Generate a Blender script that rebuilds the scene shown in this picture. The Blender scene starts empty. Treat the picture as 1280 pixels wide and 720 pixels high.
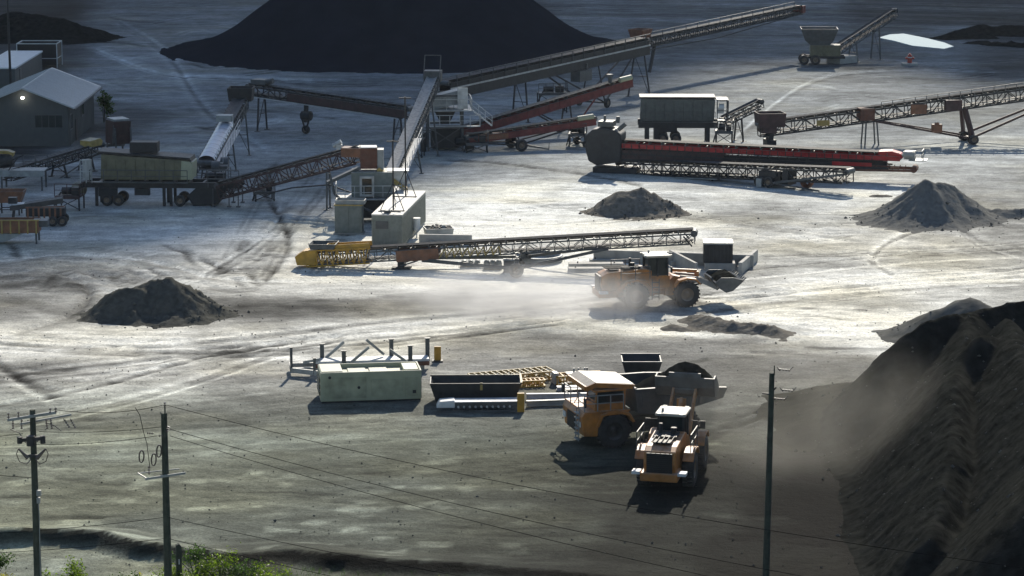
import bpy, bmesh, math, random
import numpy as np
from mathutils import Vector, Matrix
R = math.radians
random.seed(7)
scene = bpy.context.scene
COL = scene.collection

# ------------------------------------------------------------------ camera
CAM_H = 38.0
FPX = 3400.0                       # focal length in pixels of a 1280 wide frame
PITCH = math.atan(660.0 / FPX)
cam = bpy.data.cameras.new('camera')
cam.sensor_width = 36.0
cam.lens = FPX / 1280 * 36.0
cam.clip_start = 1.0
cam.clip_end = 9000
co = bpy.data.objects.new('camera', cam)
co.location = (0, 0, CAM_H)
co.rotation_euler = (R(90) - PITCH, 0, 0)
COL.objects.link(co)
scene.camera = co

# ------------------------------------------------------------------ light
SUN_EL, SUN_AZ = R(33), R(9)       # azimuth to the right of straight ahead
SUND = Vector((math.sin(SUN_AZ) * math.cos(SUN_EL), math.cos(SUN_AZ) * math.cos(SUN_EL), math.sin(SUN_EL)))
world = bpy.data.worlds.new('World')
scene.world = world
world.use_nodes = True
wn = world.node_tree
bg = wn.nodes['Background']
sky = wn.nodes.new('ShaderNodeTexSky')
sky.sky_type = 'NISHITA'
sky.sun_disc = False
sky.sun_elevation = SUN_EL
sky.sun_rotation = SUN_AZ
sky.dust_density = .5
sky.ozone_density = 2.0
wn.links.new(sky.outputs[0], bg.inputs[0])
bg.inputs[1].default_value = 0.09
sl = bpy.data.lights.new('sun', 'SUN')
sl.energy = 5.0
sl.angle = R(0.5)
sl.color = (1.0, 0.92, 0.79)
so = bpy.data.objects.new('sun', sl)
so.rotation_euler = SUND.to_track_quat('Z', 'Y').to_euler()
so.location = (0, 300, 400)
COL.objects.link(so)
scene.view_settings.view_transform = 'Standard'
scene.view_settings.look = 'None'
scene.view_settings.gamma = 1
scene.view_settings.use_curve_mapping = False
scene.view_settings.exposure = 0.25
scene.cycles.volume_bounces = 0
scene.cycles.max_bounces = 6

# ------------------------------------------------------------------ survey: picture position -> place in the yard
_cp, _sp = math.cos(PITCH), math.sin(PITCH)
def ray(x, y):
    return Vector((x - 640, _cp * FPX + _sp * (360 - y), -_sp * FPX + _cp * (360 - y)))
def G(x, y, z=0.0):
    d = ray(x, y); t = (z - CAM_H) / d.z
    return Vector((d.x * t, d.y * t, z))
def U(x, y, row):                  # a point above the ground line of that row
    Y = G(640, row).y; d = ray(x, y); t = Y / d.y
    return Vector((d.x * t, Y, CAM_H + d.z * t))

# ------------------------------------------------------------------ numpy noise
_rs = np.random.RandomState(3)
_lat = _rs.rand(256, 256)
def vnoise(x, y):
    xi = np.floor(x).astype(int); yi = np.floor(y).astype(int)
    fx = x - xi; fy = y - yi
    fx = fx * fx * (3 - 2 * fx); fy = fy * fy * (3 - 2 * fy)
    a = _lat[xi % 256, yi % 256]; b = _lat[(xi + 1) % 256, yi % 256]
    c = _lat[xi % 256, (yi + 1) % 256]; d = _lat[(xi + 1) % 256, (yi + 1) % 256]
    return (a * (1 - fx) + b * fx) * (1 - fy) + (c * (1 - fx) + d * fx) * fy
def fbm(x, y, o=4):
    s = 0; a = .5; n = 0
    for k in range(o):
        s = s + a * vnoise(x + 17.3 * k, y + 9.1 * k); n += a; a *= .5; x = x * 2.03; y = y * 2.03
    return s / n

# ------------------------------------------------------------------ materials
_m = {}
def mat(name, col, rough=.6, metal=0., dust=.5, var=.3, scale=1.5, emit=None, bump=.0, dustcol=(.62, .6, .55)):
    if name in _m: return _m[name]
    m = bpy.data.materials.new(name); m.use_nodes = True
    t = m.node_tree; N = t.nodes; L = t.links
    b = N['Principled BSDF']
    b.inputs['Roughness'].default_value = rough
    b.inputs['Metallic'].default_value = metal
    tc = N.new('ShaderNodeTexCoord')
    n1 = N.new('ShaderNodeTexNoise'); n1.inputs['Scale'].default_value = scale; n1.inputs['Detail'].default_value = 6
    L.new(tc.outputs['Object'], n1.inputs['Vector'])
    r = N.new('ShaderNodeMapRange'); r.inputs[1].default_value = .3; r.inputs[2].default_value = .7
    r.inputs[3].default_value = 1 - var; r.inputs[4].default_value = 1 + var
    L.new(n1.outputs[0], r.inputs[0])
    mx = N.new('ShaderNodeVectorMath'); mx.operation = 'SCALE'; mx.inputs[0].default_value = col
    L.new(r.outputs[0], mx.inputs['Scale'])
    out = mx.outputs[0]
    if dust > 0:                                   # limestone dust settled on upward faces
        g = N.new('ShaderNodeNewGeometry'); s = N.new('ShaderNodeSeparateXYZ'); L.new(g.outputs['Normal'], s.inputs[0])
        r2 = N.new('ShaderNodeMapRange'); r2.inputs[1].default_value = .25; r2.inputs[2].default_value = .95
        r2.inputs[3].default_value = dust * .18; r2.inputs[4].default_value = dust
        L.new(s.outputs[2], r2.inputs[0])
        n2 = N.new('ShaderNodeTexNoise'); n2.inputs['Scale'].default_value = scale * 2.3; n2.inputs['Detail'].default_value = 5
        L.new(tc.outputs['Object'], n2.inputs['Vector'])
        r3 = N.new('ShaderNodeMapRange'); r3.inputs[1].default_value = .35; r3.inputs[2].default_value = .6
        r3.inputs[3].default_value = .35; r3.inputs[4].default_value = 1.0
        L.new(n2.outputs[0], r3.inputs[0])
        mu = N.new('ShaderNodeMath'); mu.operation = 'MULTIPLY'; L.new(r2.outputs[0], mu.inputs[0]); L.new(r3.outputs[0], mu.inputs[1])
        mm = N.new('ShaderNodeMix'); mm.data_type = 'RGBA'; L.new(mu.outputs[0], mm.inputs[0])
        L.new(out, mm.inputs[6]); mm.inputs[7].default_value = (*dustcol, 1)
        out = mm.outputs[2]
    L.new(out, b.inputs['Base Color'])
    if bump:
        bp = N.new('ShaderNodeBump'); bp.inputs['Strength'].default_value = bump; bp.inputs['Distance'].default_value = .1
        L.new(n1.outputs[0], bp.inputs['Height']); L.new(bp.outputs[0], b.inputs['Normal'])
    if emit:
        b.inputs['Emission Color'].default_value = (*col, 1); b.inputs['Emission Strength'].default_value = emit
    _m[name] = m
    return m
YEL = mat('yellow_paint', (.5, .27, .02), .5, dust=.2)
YELD = mat('dusty_yellow_paint', (.36, .25, .05), .6, dust=.5)
ORG = mat('machine_orange', (.42, .155, .018), .45, dust=.32, var=.4)
ORGD = mat('rusty_orange_paint', (.2, .075, .03), .6, dust=.35, var=.4)
GRY = mat('grey_steel', (.07, .078, .082), .55, .2, dust=.25)
DGRY = mat('dark_steel', (.022, .024, .027), .6, .2, dust=.13)
DBED = mat('dark_bin_steel', (.022, .026, .03), .5, .2, dust=.12)
LGRY = mat('light_grey_steel', (.26, .28, .28), .5, .1, dust=.6)
GALV = mat('galvanised_steel', (.42, .44, .45), .45, .4, dust=.5)
WHT = mat('white_paint', (.62, .65, .66), .5, dust=.5, var=.15)
COVB = mat('bluish_white_cover', (.42, .5, .62), .35, .1, dust=.35, var=.15)
RED = mat('red_paint', (.36, .004, .01), .4, dust=.0)
DRED = mat('dusty_dark_red_paint', (.15, .025, .022), .6, dust=.15, var=.35)
RUST = mat('rust', (.12, .04, .02), .8, dust=.3, var=.4)
MAR = mat('maroon_steel', (.045, .018, .018), .6, dust=.15, var=.4)
PBELT = mat('pale_dusty_belt', (.2, .21, .22), .7, dust=.5)
BELT = mat('rubber_belt', (.02, .02, .022), .7, dust=.12)
BELTD = mat('dusty_rubber_belt', (.05, .048, .046), .8, dust=.25)
RUB = mat('tyre_rubber', (.03, .03, .03), .85, dust=.45, dustcol=(.25, .24, .22))
RIM = mat('dusty_wheel_rim', (.2, .14, .09), .6, dust=.4)
GRN = mat('grey_green_cladding', (.125, .15, .135), .6, dust=.75, var=.15)
GRN2 = mat('dark_grey_green_housing', (.06, .072, .065), .6, dust=.4, var=.3)
CREAM = mat('cream_green_enamel', (.37, .38, .25), .5, dust=.35, var=.12)
OLV = mat('olive_cream_panel', (.13, .12, .065), .6, dust=.4)
CONC = mat('concrete', (.34, .34, .32), .85, dust=.6, var=.2)
GLS = mat('dark_glass', (.012, .022, .022), .12, dust=.12, var=.1)
BLK = mat('black_grille', (.01, .01, .011), .6, dust=.05)
WOOD = mat('treated_pole_wood', (.045, .055, .04), .85, dust=.0, var=.35, scale=4)
PORC = mat('porcelain_insulator', (.1, .08, .07), .25, dust=.1)
WIRE = mat('wire', (.012, .012, .012), 1, dust=0)
_m['wire'].node_tree.nodes['Principled BSDF'].inputs['Specular IOR Level'].default_value = 0
WALL = mat('grey_wall_cladding', (.075, .085, .085), .7, dust=.1, var=.12)
ROOF = mat('pale_metal_roof', (.45, .48, .5), .45, .1, dust=.5, var=.1)

# ------------------------------------------------------------------ mesh builder
class MB:
    def __init__(s): s.v = []; s.f = []; s.T = Matrix.Identity(4); s.sm = []; s.pr = []
    def add(s, vs, fs, smooth=False):
        n = len(s.v); s.pr.append((n, len(s.f))); s.v += [tuple(s.T @ Vector(v)) for v in vs]
        s.f += [tuple(i + n for i in f) for f in fs]; s.sm += [smooth] * len(fs); return s
    def box(s, c, d, rot=None):
        hx, hy, hz = d[0] / 2, d[1] / 2, d[2] / 2
        vs = [Vector((x, y, z)) for x in (-hx, hx) for y in (-hy, hy) for z in (-hz, hz)]
        if rot is not None: vs = [rot @ v for v in vs]
        c = Vector(c)
        return s.add([v + c for v in vs], [(0, 1, 3, 2), (4, 6, 7, 5), (0, 4, 5, 1), (2, 3, 7, 6), (0, 2, 6, 4), (1, 5, 7, 3)])
    def bx(s, x0, x1, y0, y1, z0, z1): return s.box(((x0 + x1) / 2, (y0 + y1) / 2, (z0 + z1) / 2), (abs(x1 - x0), abs(y1 - y0), abs(z1 - z0)))
    def bar(s, p, q, w, h=None, side=None):
        p = Vector(p); q = Vector(q); h = h or w; d = q - p
        if d.length < 1e-6: return s
        x = d.normalized(); u = Vector((0, 0, 1)) if abs(x.z) < .95 else Vector((0, 1, 0))
        y = u.cross(x).normalized(); z = x.cross(y)
        rot = Matrix((x, y, z)).transposed()
        return s.box((p + q) / 2, (d.length, w, h), rot)
    def cyl(s, p, q, r, n=12, r2=None, cap=True):
        p = Vector(p); q = Vector(q); r2 = r if r2 is None else r2
        x = (q - p).normalized(); u = Vector((0, 0, 1)) if abs(x.z) < .9 else Vector((0, 1, 0))
        a = u.cross(x).normalized(); b = x.cross(a)
        vs = []
        for c, rr in ((p, r), (q, r2)):
            for k in range(n):
                t = 2 * math.pi * k / n; vs.append(c + (a * math.cos(t) + b * math.sin(t)) * rr)
        fs = [(k, (k + 1) % n, n + (k + 1) % n, n + k) for k in range(n)]
        s.add(vs, fs, n > 6)
        if cap: s.add(vs, [tuple(range(n - 1, -1, -1)), tuple(range(n, 2 * n))])
        return s
    def path(s, pts, r, n=6):
        for a, b in zip(pts, pts[1:]): s.cyl(a, b, r, n)
        return s
    def prism(s, pts, y0, y1):                     # polygon in xz swept along y
        n = len(pts); vs = [(x, y0, z) for x, z in pts] + [(x, y1, z) for x, z in pts]
        return s.add(vs, [tuple(range(n - 1, -1, -1)), tuple(range(n, 2 * n))] + [(k, (k + 1) % n, n + (k + 1) % n, n + k) for k in range(n)])
    def lathe(s, prof, c, axis='y', n=28):         # prof: (radius, offset along axis)
        vs = []
        for r, o in prof:
            for k in range(n):
                t = 2 * math.pi * k / n
                if axis == 'y': vs.append((c[0] + r * math.cos(t), c[1] + o, c[2] + r * math.sin(t)))
                else: vs.append((c[0] + r * math.cos(t), c[1] + r * math.sin(t), c[2] + o))
        m = len(prof); fs = [(j * n + k, j * n + (k + 1) % n, (j + 1) * n + (k + 1) % n, (j + 1) * n + k) for j in range(m - 1) for k in range(n)]
        return s.add(vs, fs, True)
    def open_box(s, x0, x1, y0, y1, z0, z1, t=.08, fx=0, fy=0):   # open topped bin flaring by fx, fy at the top
        b = [(x0, y0), (x1, y0), (x1, y1), (x0, y1)]; tp = [(x0 - fx, y0 - fy), (x1 + fx, y0 - fy), (x1 + fx, y1 + fy), (x0 - fx, y1 + fy)]
        def ins(q, k):
            sx = [1, -1, -1, 1][k]; sy = [1, 1, -1, -1][k]; return (q[0] + sx * t, q[1] + sy * t)
        vs = [(*p, z0) for p in b] + [(*p, z1) for p in tp] + [(*ins(p, k), z1) for k, p in enumerate(tp)] + [(*ins(p, k), z0 + t) for k, p in enumerate(b)]
        fs = [(3, 2, 1, 0)]
        for k in range(4):
            j = (k + 1) % 4
            fs += [(k, j, 4 + j, 4 + k), (4 + k, 4 + j, 8 + j, 8 + k), (8 + k, 8 + j, 12 + j, 12 + k)]
        fs.append((12, 13, 14, 15))
        return s.add(vs, fs)
    def rail(s, pts, h=1.05, r=.03, step=1.4, mid=True):
        for a, b in zip(pts, pts[1:]):
            a = Vector(a); b = Vector(b); up = Vector((0, 0, h))
            n = max(1, int((b - a).length / step))
            for k in range(n + 1):
                p = a.lerp(b, k / n); s.bar(p, p + up, r * 2)
            s.bar(a + up, b + up, r * 2)
            if mid: s.bar(a + up * .5, b + up * .5, r * 1.6)
        return s
    def pieces(s):                                 # primitives that stand apart become objects of their own
        k = len(s.pr)
        if k < 2 or k > 400: return None
        ve = [q[0] for q in s.pr] + [len(s.v)]; V_ = np.array(s.v)
        lo = np.array([V_[ve[i]:ve[i + 1]].min(0) for i in range(k)]); hi = np.array([V_[ve[i]:ve[i + 1]].max(0) for i in range(k)])
        sz = (hi - lo).max(1); gap = np.maximum(0, np.maximum(lo[:, None] - hi[None], lo[None] - hi[:, None]))
        near = np.sqrt((gap ** 2).sum(2)) <= np.maximum(.02, .5 * np.maximum(sz[:, None], sz[None]))
        lab = np.arange(k)
        for _ in range(k):
            new = np.array([lab[near[i]].min() for i in range(k)])
            if (new == lab).all(): break
            lab = new
        u = sorted(set(lab.tolist()))
        if len(u) < 2 or len(u) > 14: return None
        out = []
        for g in u:
            mb = MB()
            for i in np.nonzero(lab == g)[0]:
                a, fa = s.pr[i]; b = ve[i + 1]; fb = s.pr[i + 1][1] if i + 1 < k else len(s.f); n = len(mb.v)
                mb.pr.append((n, len(mb.f))); mb.v += s.v[a:b]; mb.f += [tuple(q - a + n for q in f) for f in s.f[fa:fb]]; mb.sm += s.sm[fa:fb]
            out.append(mb)
        return out
    def build(s, name, m, parent=None, bevel=0, loc=None, whole=False):
        if parent is not None and not whole and name not in ('foliage', 'stem', 'idler_frames', 'belt', 'load'):
            ps = s.pieces()
            if ps: return [q.build(name, m, parent, bevel, loc, True) for q in ps][0]
        me = bpy.data.meshes.new(name); me.from_pydata(s.v, [], s.f)
        me.polygons.foreach_set('use_smooth', s.sm)
        b = bmesh.new(); b.from_mesh(me); bmesh.ops.recalc_face_normals(b, faces=b.faces); b.to_mesh(me); b.free()
        me.materials.append(m)
        o = bpy.data.objects.new(name, me); COL.objects.link(o)
        if parent is not None: o.parent = parent
        if loc is not None: o.location = loc
        if bevel:
            md = o.modifiers.new('bevel', 'BEVEL'); md.width = bevel; md.segments = 2; md.limit_method = 'ANGLE'; md.angle_limit = R(40)
        return o
def tag(o, label=None, cat=None, group=None, kind=None):
    if label: o['label'] = label
    if cat: o['category'] = cat
    if group: o['group'] = group
    if kind: o['kind'] = kind
    return o
def thing(name, label, cat, loc, rz=0., group=None):
    o = bpy.data.objects.new(name, None); COL.objects.link(o)
    o.location = loc; o.rotation_euler = (0, 0, rz); o.empty_display_size = .3
    return tag(o, label, cat, group)
def copy_tree(o, parent=None):
    c = o.copy(); COL.objects.link(c); c.parent = parent
    for ch in [q for q in bpy.data.objects if q.parent == o]: copy_tree(ch, c)
    return c
def anchor(local, target, rz):                     # root position that puts a local point on a target
    return Vector(target) - Matrix.Rotation(rz, 3, 'Z') @ Vector(local)

# ------------------------------------------------------------------ haze needs closed boxes outside everything
def volume_box(name, x0, x1, y0, y1, z0, z1, m):
    o = MB().bx(x0, x1, y0, y1, z0, z1).build(name, m)
    return tag(o, kind='stuff')
# ================================================================== GROUND
def project_rows(X, Y):            # where a ground place shows (for laying out the yard's surfacing)
    dy = _cp * Y + _sp * CAM_H; dz = _sp * Y - _cp * CAM_H
    return 640 + FPX * X / dy, 360 - FPX * dz / dy

# tone of the surfacing in daylight: (x, row, tone 0..255)
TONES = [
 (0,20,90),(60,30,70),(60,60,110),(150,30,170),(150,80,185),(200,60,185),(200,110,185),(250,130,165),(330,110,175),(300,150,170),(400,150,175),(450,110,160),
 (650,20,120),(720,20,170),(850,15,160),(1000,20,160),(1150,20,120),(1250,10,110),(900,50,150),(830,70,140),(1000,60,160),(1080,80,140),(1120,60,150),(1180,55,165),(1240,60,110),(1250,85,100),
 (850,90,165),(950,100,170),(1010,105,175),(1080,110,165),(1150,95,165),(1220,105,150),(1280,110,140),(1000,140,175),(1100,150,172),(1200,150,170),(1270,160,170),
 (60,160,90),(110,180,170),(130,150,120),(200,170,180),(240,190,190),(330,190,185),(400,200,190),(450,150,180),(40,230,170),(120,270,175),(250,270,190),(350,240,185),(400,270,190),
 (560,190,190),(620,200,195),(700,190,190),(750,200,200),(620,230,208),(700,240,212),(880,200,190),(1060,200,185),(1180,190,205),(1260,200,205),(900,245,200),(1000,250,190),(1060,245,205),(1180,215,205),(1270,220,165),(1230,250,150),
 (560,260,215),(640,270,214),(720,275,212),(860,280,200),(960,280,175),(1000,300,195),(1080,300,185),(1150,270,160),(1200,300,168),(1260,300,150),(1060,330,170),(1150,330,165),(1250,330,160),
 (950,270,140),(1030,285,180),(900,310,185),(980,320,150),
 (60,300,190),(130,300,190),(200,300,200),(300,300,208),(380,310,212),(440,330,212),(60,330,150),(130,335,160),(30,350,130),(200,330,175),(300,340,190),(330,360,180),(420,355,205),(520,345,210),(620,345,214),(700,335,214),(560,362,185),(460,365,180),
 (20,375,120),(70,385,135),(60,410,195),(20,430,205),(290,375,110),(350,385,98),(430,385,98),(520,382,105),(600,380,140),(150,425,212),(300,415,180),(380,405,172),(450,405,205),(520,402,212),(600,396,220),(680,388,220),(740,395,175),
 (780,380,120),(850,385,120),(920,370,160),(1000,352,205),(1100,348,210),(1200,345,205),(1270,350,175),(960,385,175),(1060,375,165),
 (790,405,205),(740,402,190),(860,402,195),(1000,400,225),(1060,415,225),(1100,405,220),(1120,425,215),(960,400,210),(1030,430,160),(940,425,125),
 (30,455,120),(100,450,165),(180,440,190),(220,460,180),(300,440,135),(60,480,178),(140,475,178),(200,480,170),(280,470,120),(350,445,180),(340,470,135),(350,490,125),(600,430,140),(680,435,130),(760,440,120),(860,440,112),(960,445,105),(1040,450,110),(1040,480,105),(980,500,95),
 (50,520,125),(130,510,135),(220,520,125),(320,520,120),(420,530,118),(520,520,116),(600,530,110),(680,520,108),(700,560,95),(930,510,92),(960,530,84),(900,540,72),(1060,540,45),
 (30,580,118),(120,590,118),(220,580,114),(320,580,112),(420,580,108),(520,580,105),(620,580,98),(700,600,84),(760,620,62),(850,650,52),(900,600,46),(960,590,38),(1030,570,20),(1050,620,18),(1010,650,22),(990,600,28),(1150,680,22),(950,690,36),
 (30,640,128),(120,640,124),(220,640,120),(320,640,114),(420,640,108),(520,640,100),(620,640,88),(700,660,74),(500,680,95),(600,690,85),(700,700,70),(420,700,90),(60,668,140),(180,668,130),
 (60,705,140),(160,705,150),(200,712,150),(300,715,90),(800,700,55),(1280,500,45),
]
xs = np.concatenate([[-3000, -1500, -700, -300, -160, -120, -100], np.arange(-88, 88.01, .26), [100, 120, 160, 300, 700, 1500, 3000]])
yl = [-300, -50, 20, 60, 90, 112]; y = 116.
while y < 455: yl.append(y); y += .24 + (y - 116) / 330 * .75
yl += [465, 485, 520, 600, 700, 1200, 2200, 4500]
ys = np.array(yl)
X, Y = np.meshgrid(xs, ys); X = X.ravel(); Y = Y.ravel()
Yc = np.clip(Y, 100, 4500)
PX, PY = project_rows(X, Yc)
num = np.zeros_like(X); den = np.zeros_like(X) + 1e-9
wx = fbm(X * .07, Y * .035, 4) - .5; wy = fbm(X * .06 + 50, Y * .04 + 20, 4) - .5
QX = np.clip(PX, -60, 1340) + wx * 90; QY = np.clip(PY, -20, 740) + wy * 26
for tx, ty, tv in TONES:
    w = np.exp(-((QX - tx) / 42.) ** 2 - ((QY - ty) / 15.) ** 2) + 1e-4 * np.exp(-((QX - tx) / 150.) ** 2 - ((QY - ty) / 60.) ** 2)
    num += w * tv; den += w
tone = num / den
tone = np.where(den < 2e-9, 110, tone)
# streaks: wheel-worn, dust and damp, longer across than deep
st = fbm(X * .05 + 9, Y * .22 + 3, 5) - .5
st2 = fbm(X * .35 + Y * .12, Y * .9, 4) - .5
fine = fbm(X * 1.3, Y * 1.6, 3) - .5
st3 = fbm(X * .9 + 11, Y * .8 + 5, 5) - .5
tone = tone * (1 + st * .4 + st2 * .3 + fine * .18 + st3 * .2)
tone = tone * np.interp(PY, [0, 60, 150, 210, 270, 470, 560, 720], [.74, .8, .84, .92, 1.1, 1.07, 1.0, .88])  # tone by row: cloud shade painted into the far ground, vignette into the nearest
# crusted, patchy limestone showing through in the lower yard
patch = np.clip((fbm(X * .5 + 31, Y * .75 + 7, 4) - .6) * 9, 0, 1) * np.clip((PY - 540) / 60, 0, 1) * np.clip((760 - PX) / 200, 0, 1)
tone += patch * 38
pk = np.clip((fbm(X * .4 + 5, Y * .35 + 77, 4) - .52) * 8, 0, 1) * np.clip((PY - 375) / 14, 0, 1) * np.clip((432 - PY) / 14, 0, 1) * np.clip((PX - 930) / 60, 0, 1) * np.clip((1150 - PX) / 60, 0, 1)
tone += pk * 45
H = np.zeros_like(X)
# wheel tracks as strokes (width in metres)
def stroke(pts, w, dt, dh=0., soft=.25):
    global tone, H
    P = [G(a, b) for a, b in pts]
    best = np.full(X.shape, 1e9)
    x0 = min(p.x for p in P) - 3 * w - 1; x1 = max(p.x for p in P) + 3 * w + 1; y0 = min(p.y for p in P) - 3 * w - 1; y1 = max(p.y for p in P) + 3 * w + 1
    m = (X > x0) & (X < x1) & (Y > y0) & (Y < y1)
    if not m.any(): return
    xx = X[m]; yy = Y[m]; bd = np.full(xx.shape, 1e9)
    for a, b in zip(P, P[1:]):
        dx, dy = b.x - a.x, b.y - a.y; l2 = dx * dx + dy * dy + 1e-9
        t = np.clip(((xx - a.x) * dx + (yy - a.y) * dy) / l2, 0, 1)
        bd = np.minimum(bd, np.hypot(xx - a.x - t * dx, yy - a.y - t * dy))
    k = np.exp(-(bd / w) ** 4) * (.55 + .9 * vnoise(xx * 1.1, yy * 1.1))
    tone[m] = tone[m] + k * dt
    H[m] += dh * k
def curve(p, q, bend, n=10):
    out = []
    for k in range(n + 1):
        t = k / n; out.append((p[0] + (q[0] - p[0]) * t, p[1] + (q[1] - p[1]) * t + bend * math.sin(math.pi * t)))
    return out
def track(p, q, bend, gap, w, dt, dh=-.03):
    c = curve(p, q, bend)
    stroke(c, w, dt, dh); stroke([(a + gap[0], b + gap[1]) for a, b in c], w, dt, dh)
rr = random.Random(5)
# round-the-pile haul road and other roads, drawn as bundles of tracks
for k in range(9):
    o = rr.uniform(-9, 9)
    track((-60, 420 + o), (700, 395 + o * .6), 22 + rr.uniform(-6, 6), (2, rr.uniform(5, 7)), .32, rr.choice([-28, -18, 22, 26]))
for k in range(7):
    o = rr.uniform(-12, 12)
    track((-60, 480 + o), (420, 420 + o * .4), rr.uniform(-6, 10), (3, 6), .3, rr.choice([-24, -16, 24]))
for k in range(3):
    track((-60, 395 + k * 6), (60 + k * 10, 500 - k * 5), 12, (4, 5), .35, rr.choice([-26, 20]))
for k in range(7):
    o = rr.uniform(-14, 14)
    track((880, 372 + o * .5), (1340, 335 + o), rr.uniform(-4, 6), (3, 5), .35, rr.choice([-26, -20, 20]))
for k in range(8):
    x = rr.uniform(260, 420)
    track((x, 330 + rr.uniform(-5, 20)), (x + rr.uniform(60, 130), 230 + rr.uniform(-20, 20)), rr.uniform(-6, 6), (9, 0), .2, rr.choice([-26, -18]))
track((265, 345), (350, 290), 6, (16, 0), .25, -26); track((310, 345), (352, 282), 4, (14, 1), .25, -22)
for k in range(26):                # churned ground left of centre
    x = rr.uniform(0, 330); y0 = rr.uniform(312, 372)
    track((x, y0), (x + rr.uniform(-60, 110), y0 + rr.uniform(-22, 12)), rr.uniform(-6, 6), (6, 3), .28, rr.choice([-45, -30, 18]), -.06)
for k in range(16):                # tracks before the right-hand pile
    x = rr.uniform(880, 1150); y0 = rr.uniform(262, 325)
    track((x, y0), (x + rr.uniform(60, 260), y0 + rr.uniform(-12, 16)), rr.uniform(-5, 5), (5, 3), .28, rr.choice([-34, -24, 16]), -.05)
for k in range(12):
    x = rr.uniform(540, 820); y0 = rr.uniform(200, 285)
    track((x, y0), (x + rr.uniform(40, 200), y0 + rr.uniform(-8, 16)), rr.uniform(-4, 4), (5, 3), .28, rr.choice([-32, -22]))
for k in range(14):
    x = rr.uniform(860, 1200); y0 = rr.uniform(75, 140)
    track((x, y0), (x + rr.uniform(40, 200), y0 + rr.uniform(-10, 12)), rr.uniform(-4, 4), (6, 2), .35, rr.choice([-30, 22, -20]))
for k in range(18):
    x = rr.uniform(80, 520); y0 = rr.uniform(20, 200)
    track((x, y0), (x + rr.uniform(30, 160), y0 + rr.uniform(-12, 14)), rr.uniform(-4, 4), (6, 2), .4, rr.choice([-34, 18, -24]))
for k in range(12):
    x = rr.uniform(200, 900); y0 = rr.uniform(520, 680)
    track((x, y0), (x + rr.uniform(100, 360), y0 + rr.uniform(-26, 26)), rr.uniform(-8, 8), (6, 9), .25, rr.choice([-12, 10, -8, 12]), -.02)
for k in range(6):
    track((880 + k * 9, 545 - k * 3), (1060, 470 + k * 6), -8, (4, 6), .3, rr.choice([-12, 10]), -.02)
for k in range(8):
    track((-20, 505 + k * 9), (320 + k * 30, 470 + k * 10), 4, (4, 8), .3, rr.choice([-10, 12, 14]), -.02)
for pts, w, dt in (([(965, 398), (1010, 404), (1060, 412)], 1.3, 60), ([(1075, 400), (1128, 398)], 1.0, 55), ([(1030, 418), (1090, 414), (1125, 424)], 1.0, 60), ([(760, 406), (840, 416), (905, 420)], 1.1, 45), ([(905, 395), (960, 396)], 1.0, 50),
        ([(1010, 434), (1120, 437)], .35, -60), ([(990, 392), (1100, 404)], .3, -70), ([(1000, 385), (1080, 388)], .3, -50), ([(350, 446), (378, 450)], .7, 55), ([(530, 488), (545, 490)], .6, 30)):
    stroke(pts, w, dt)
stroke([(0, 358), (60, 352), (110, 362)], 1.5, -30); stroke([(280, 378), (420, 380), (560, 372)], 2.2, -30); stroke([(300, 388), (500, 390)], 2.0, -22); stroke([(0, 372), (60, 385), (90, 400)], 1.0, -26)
for k in range(90):                # short scuffs and ruts everywhere
    x = rr.uniform(-20, 1290); y0 = rr.uniform(285, 700)
    stroke(curve((x, y0), (x + rr.uniform(20, 120), y0 + rr.uniform(-9, 9)), rr.uniform(-3, 3), 5), rr.uniform(.15, .5), rr.choice([-20, -14, 14, 20]), -.03)
def smooth(P_, n=6):
    out = []
    Q = [P_[0]] + list(P_) + [P_[-1]]
    for i in range(1, len(Q) - 2):
        a, b, c, d = [np.array(q, float) for q in Q[i - 1:i + 3]]
        for k in range(n):
            t = k / n; out.append(tuple(.5 * (2 * b + (c - a) * t + (2 * a - 5 * b + 4 * c - d) * t * t + (3 * b - a - 3 * c + d) * t ** 3)))
    return out + [tuple(P_[-1])]
def sweep(pts, w, dt, n=5, spread=5, dh=-.04):   # a worn lane and the single ruts along it
    s = smooth(pts); stroke(s, w, dt)
    for k in range(n):
        o = rr.uniform(-spread, spread); stroke([(a, b + o) for a, b in s], rr.uniform(.18, .32), rr.choice([-1, 1, -1]) * rr.uniform(18, 34), dh)
sweep([(-60, 424), (60, 434), (200, 434), (350, 420), (480, 405), (620, 392), (760, 374)], 2.3, 26, 7, 9)
sweep([(-60, 512), (60, 492), (160, 468), (260, 440), (380, 418)], 1.5, 24, 6, 8)
sweep([(20, 530), (160, 500), (260, 470), (350, 440), (430, 418)], 1.1, 18, 5, 8)
sweep([(-60, 450), (60, 462), (170, 452), (300, 430)], .9, -18, 3, 6)
sweep([(-20, 350), (60, 345), (110, 366), (90, 398), (20, 420)], .8, -24, 5, 7)
sweep([(0, 330), (90, 322), (190, 330), (280, 352), (420, 356)], .6, -26, 4, 7)
sweep([(860, 376), (960, 362), (1080, 350), (1180, 344), (1340, 338)], 3.0, 28, 8, 9)
sweep([(880, 392), (980, 378), (1100, 366), (1200, 356), (1340, 350)], .7, -26, 4, 6)
sweep([(900, 345), (1000, 335), (1130, 322), (1340, 312)], .8, -26, 5, 8)
sweep([(1160, 282), (1110, 300), (1090, 322), (1120, 342)], 1.2, 20, 4, 6)
sweep([(1200, 284), (1230, 305), (1300, 326), (1350, 332)], 1.2, 18, 4, 6)
sweep([(900, 532), (970, 510), (1040, 488), (1080, 470)], .7, 22, 4, 6)
sweep([(330, 352), (360, 310), (352, 275), (330, 235), (345, 205)], .4, -14, 3, 4)
sweep([(250, 345), (310, 310), (340, 285), (350, 262)], .4, -16, 3, 4)
sweep([(560, 200), (640, 206), (740, 220), (800, 232)], .5, -20, 4, 6)
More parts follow.
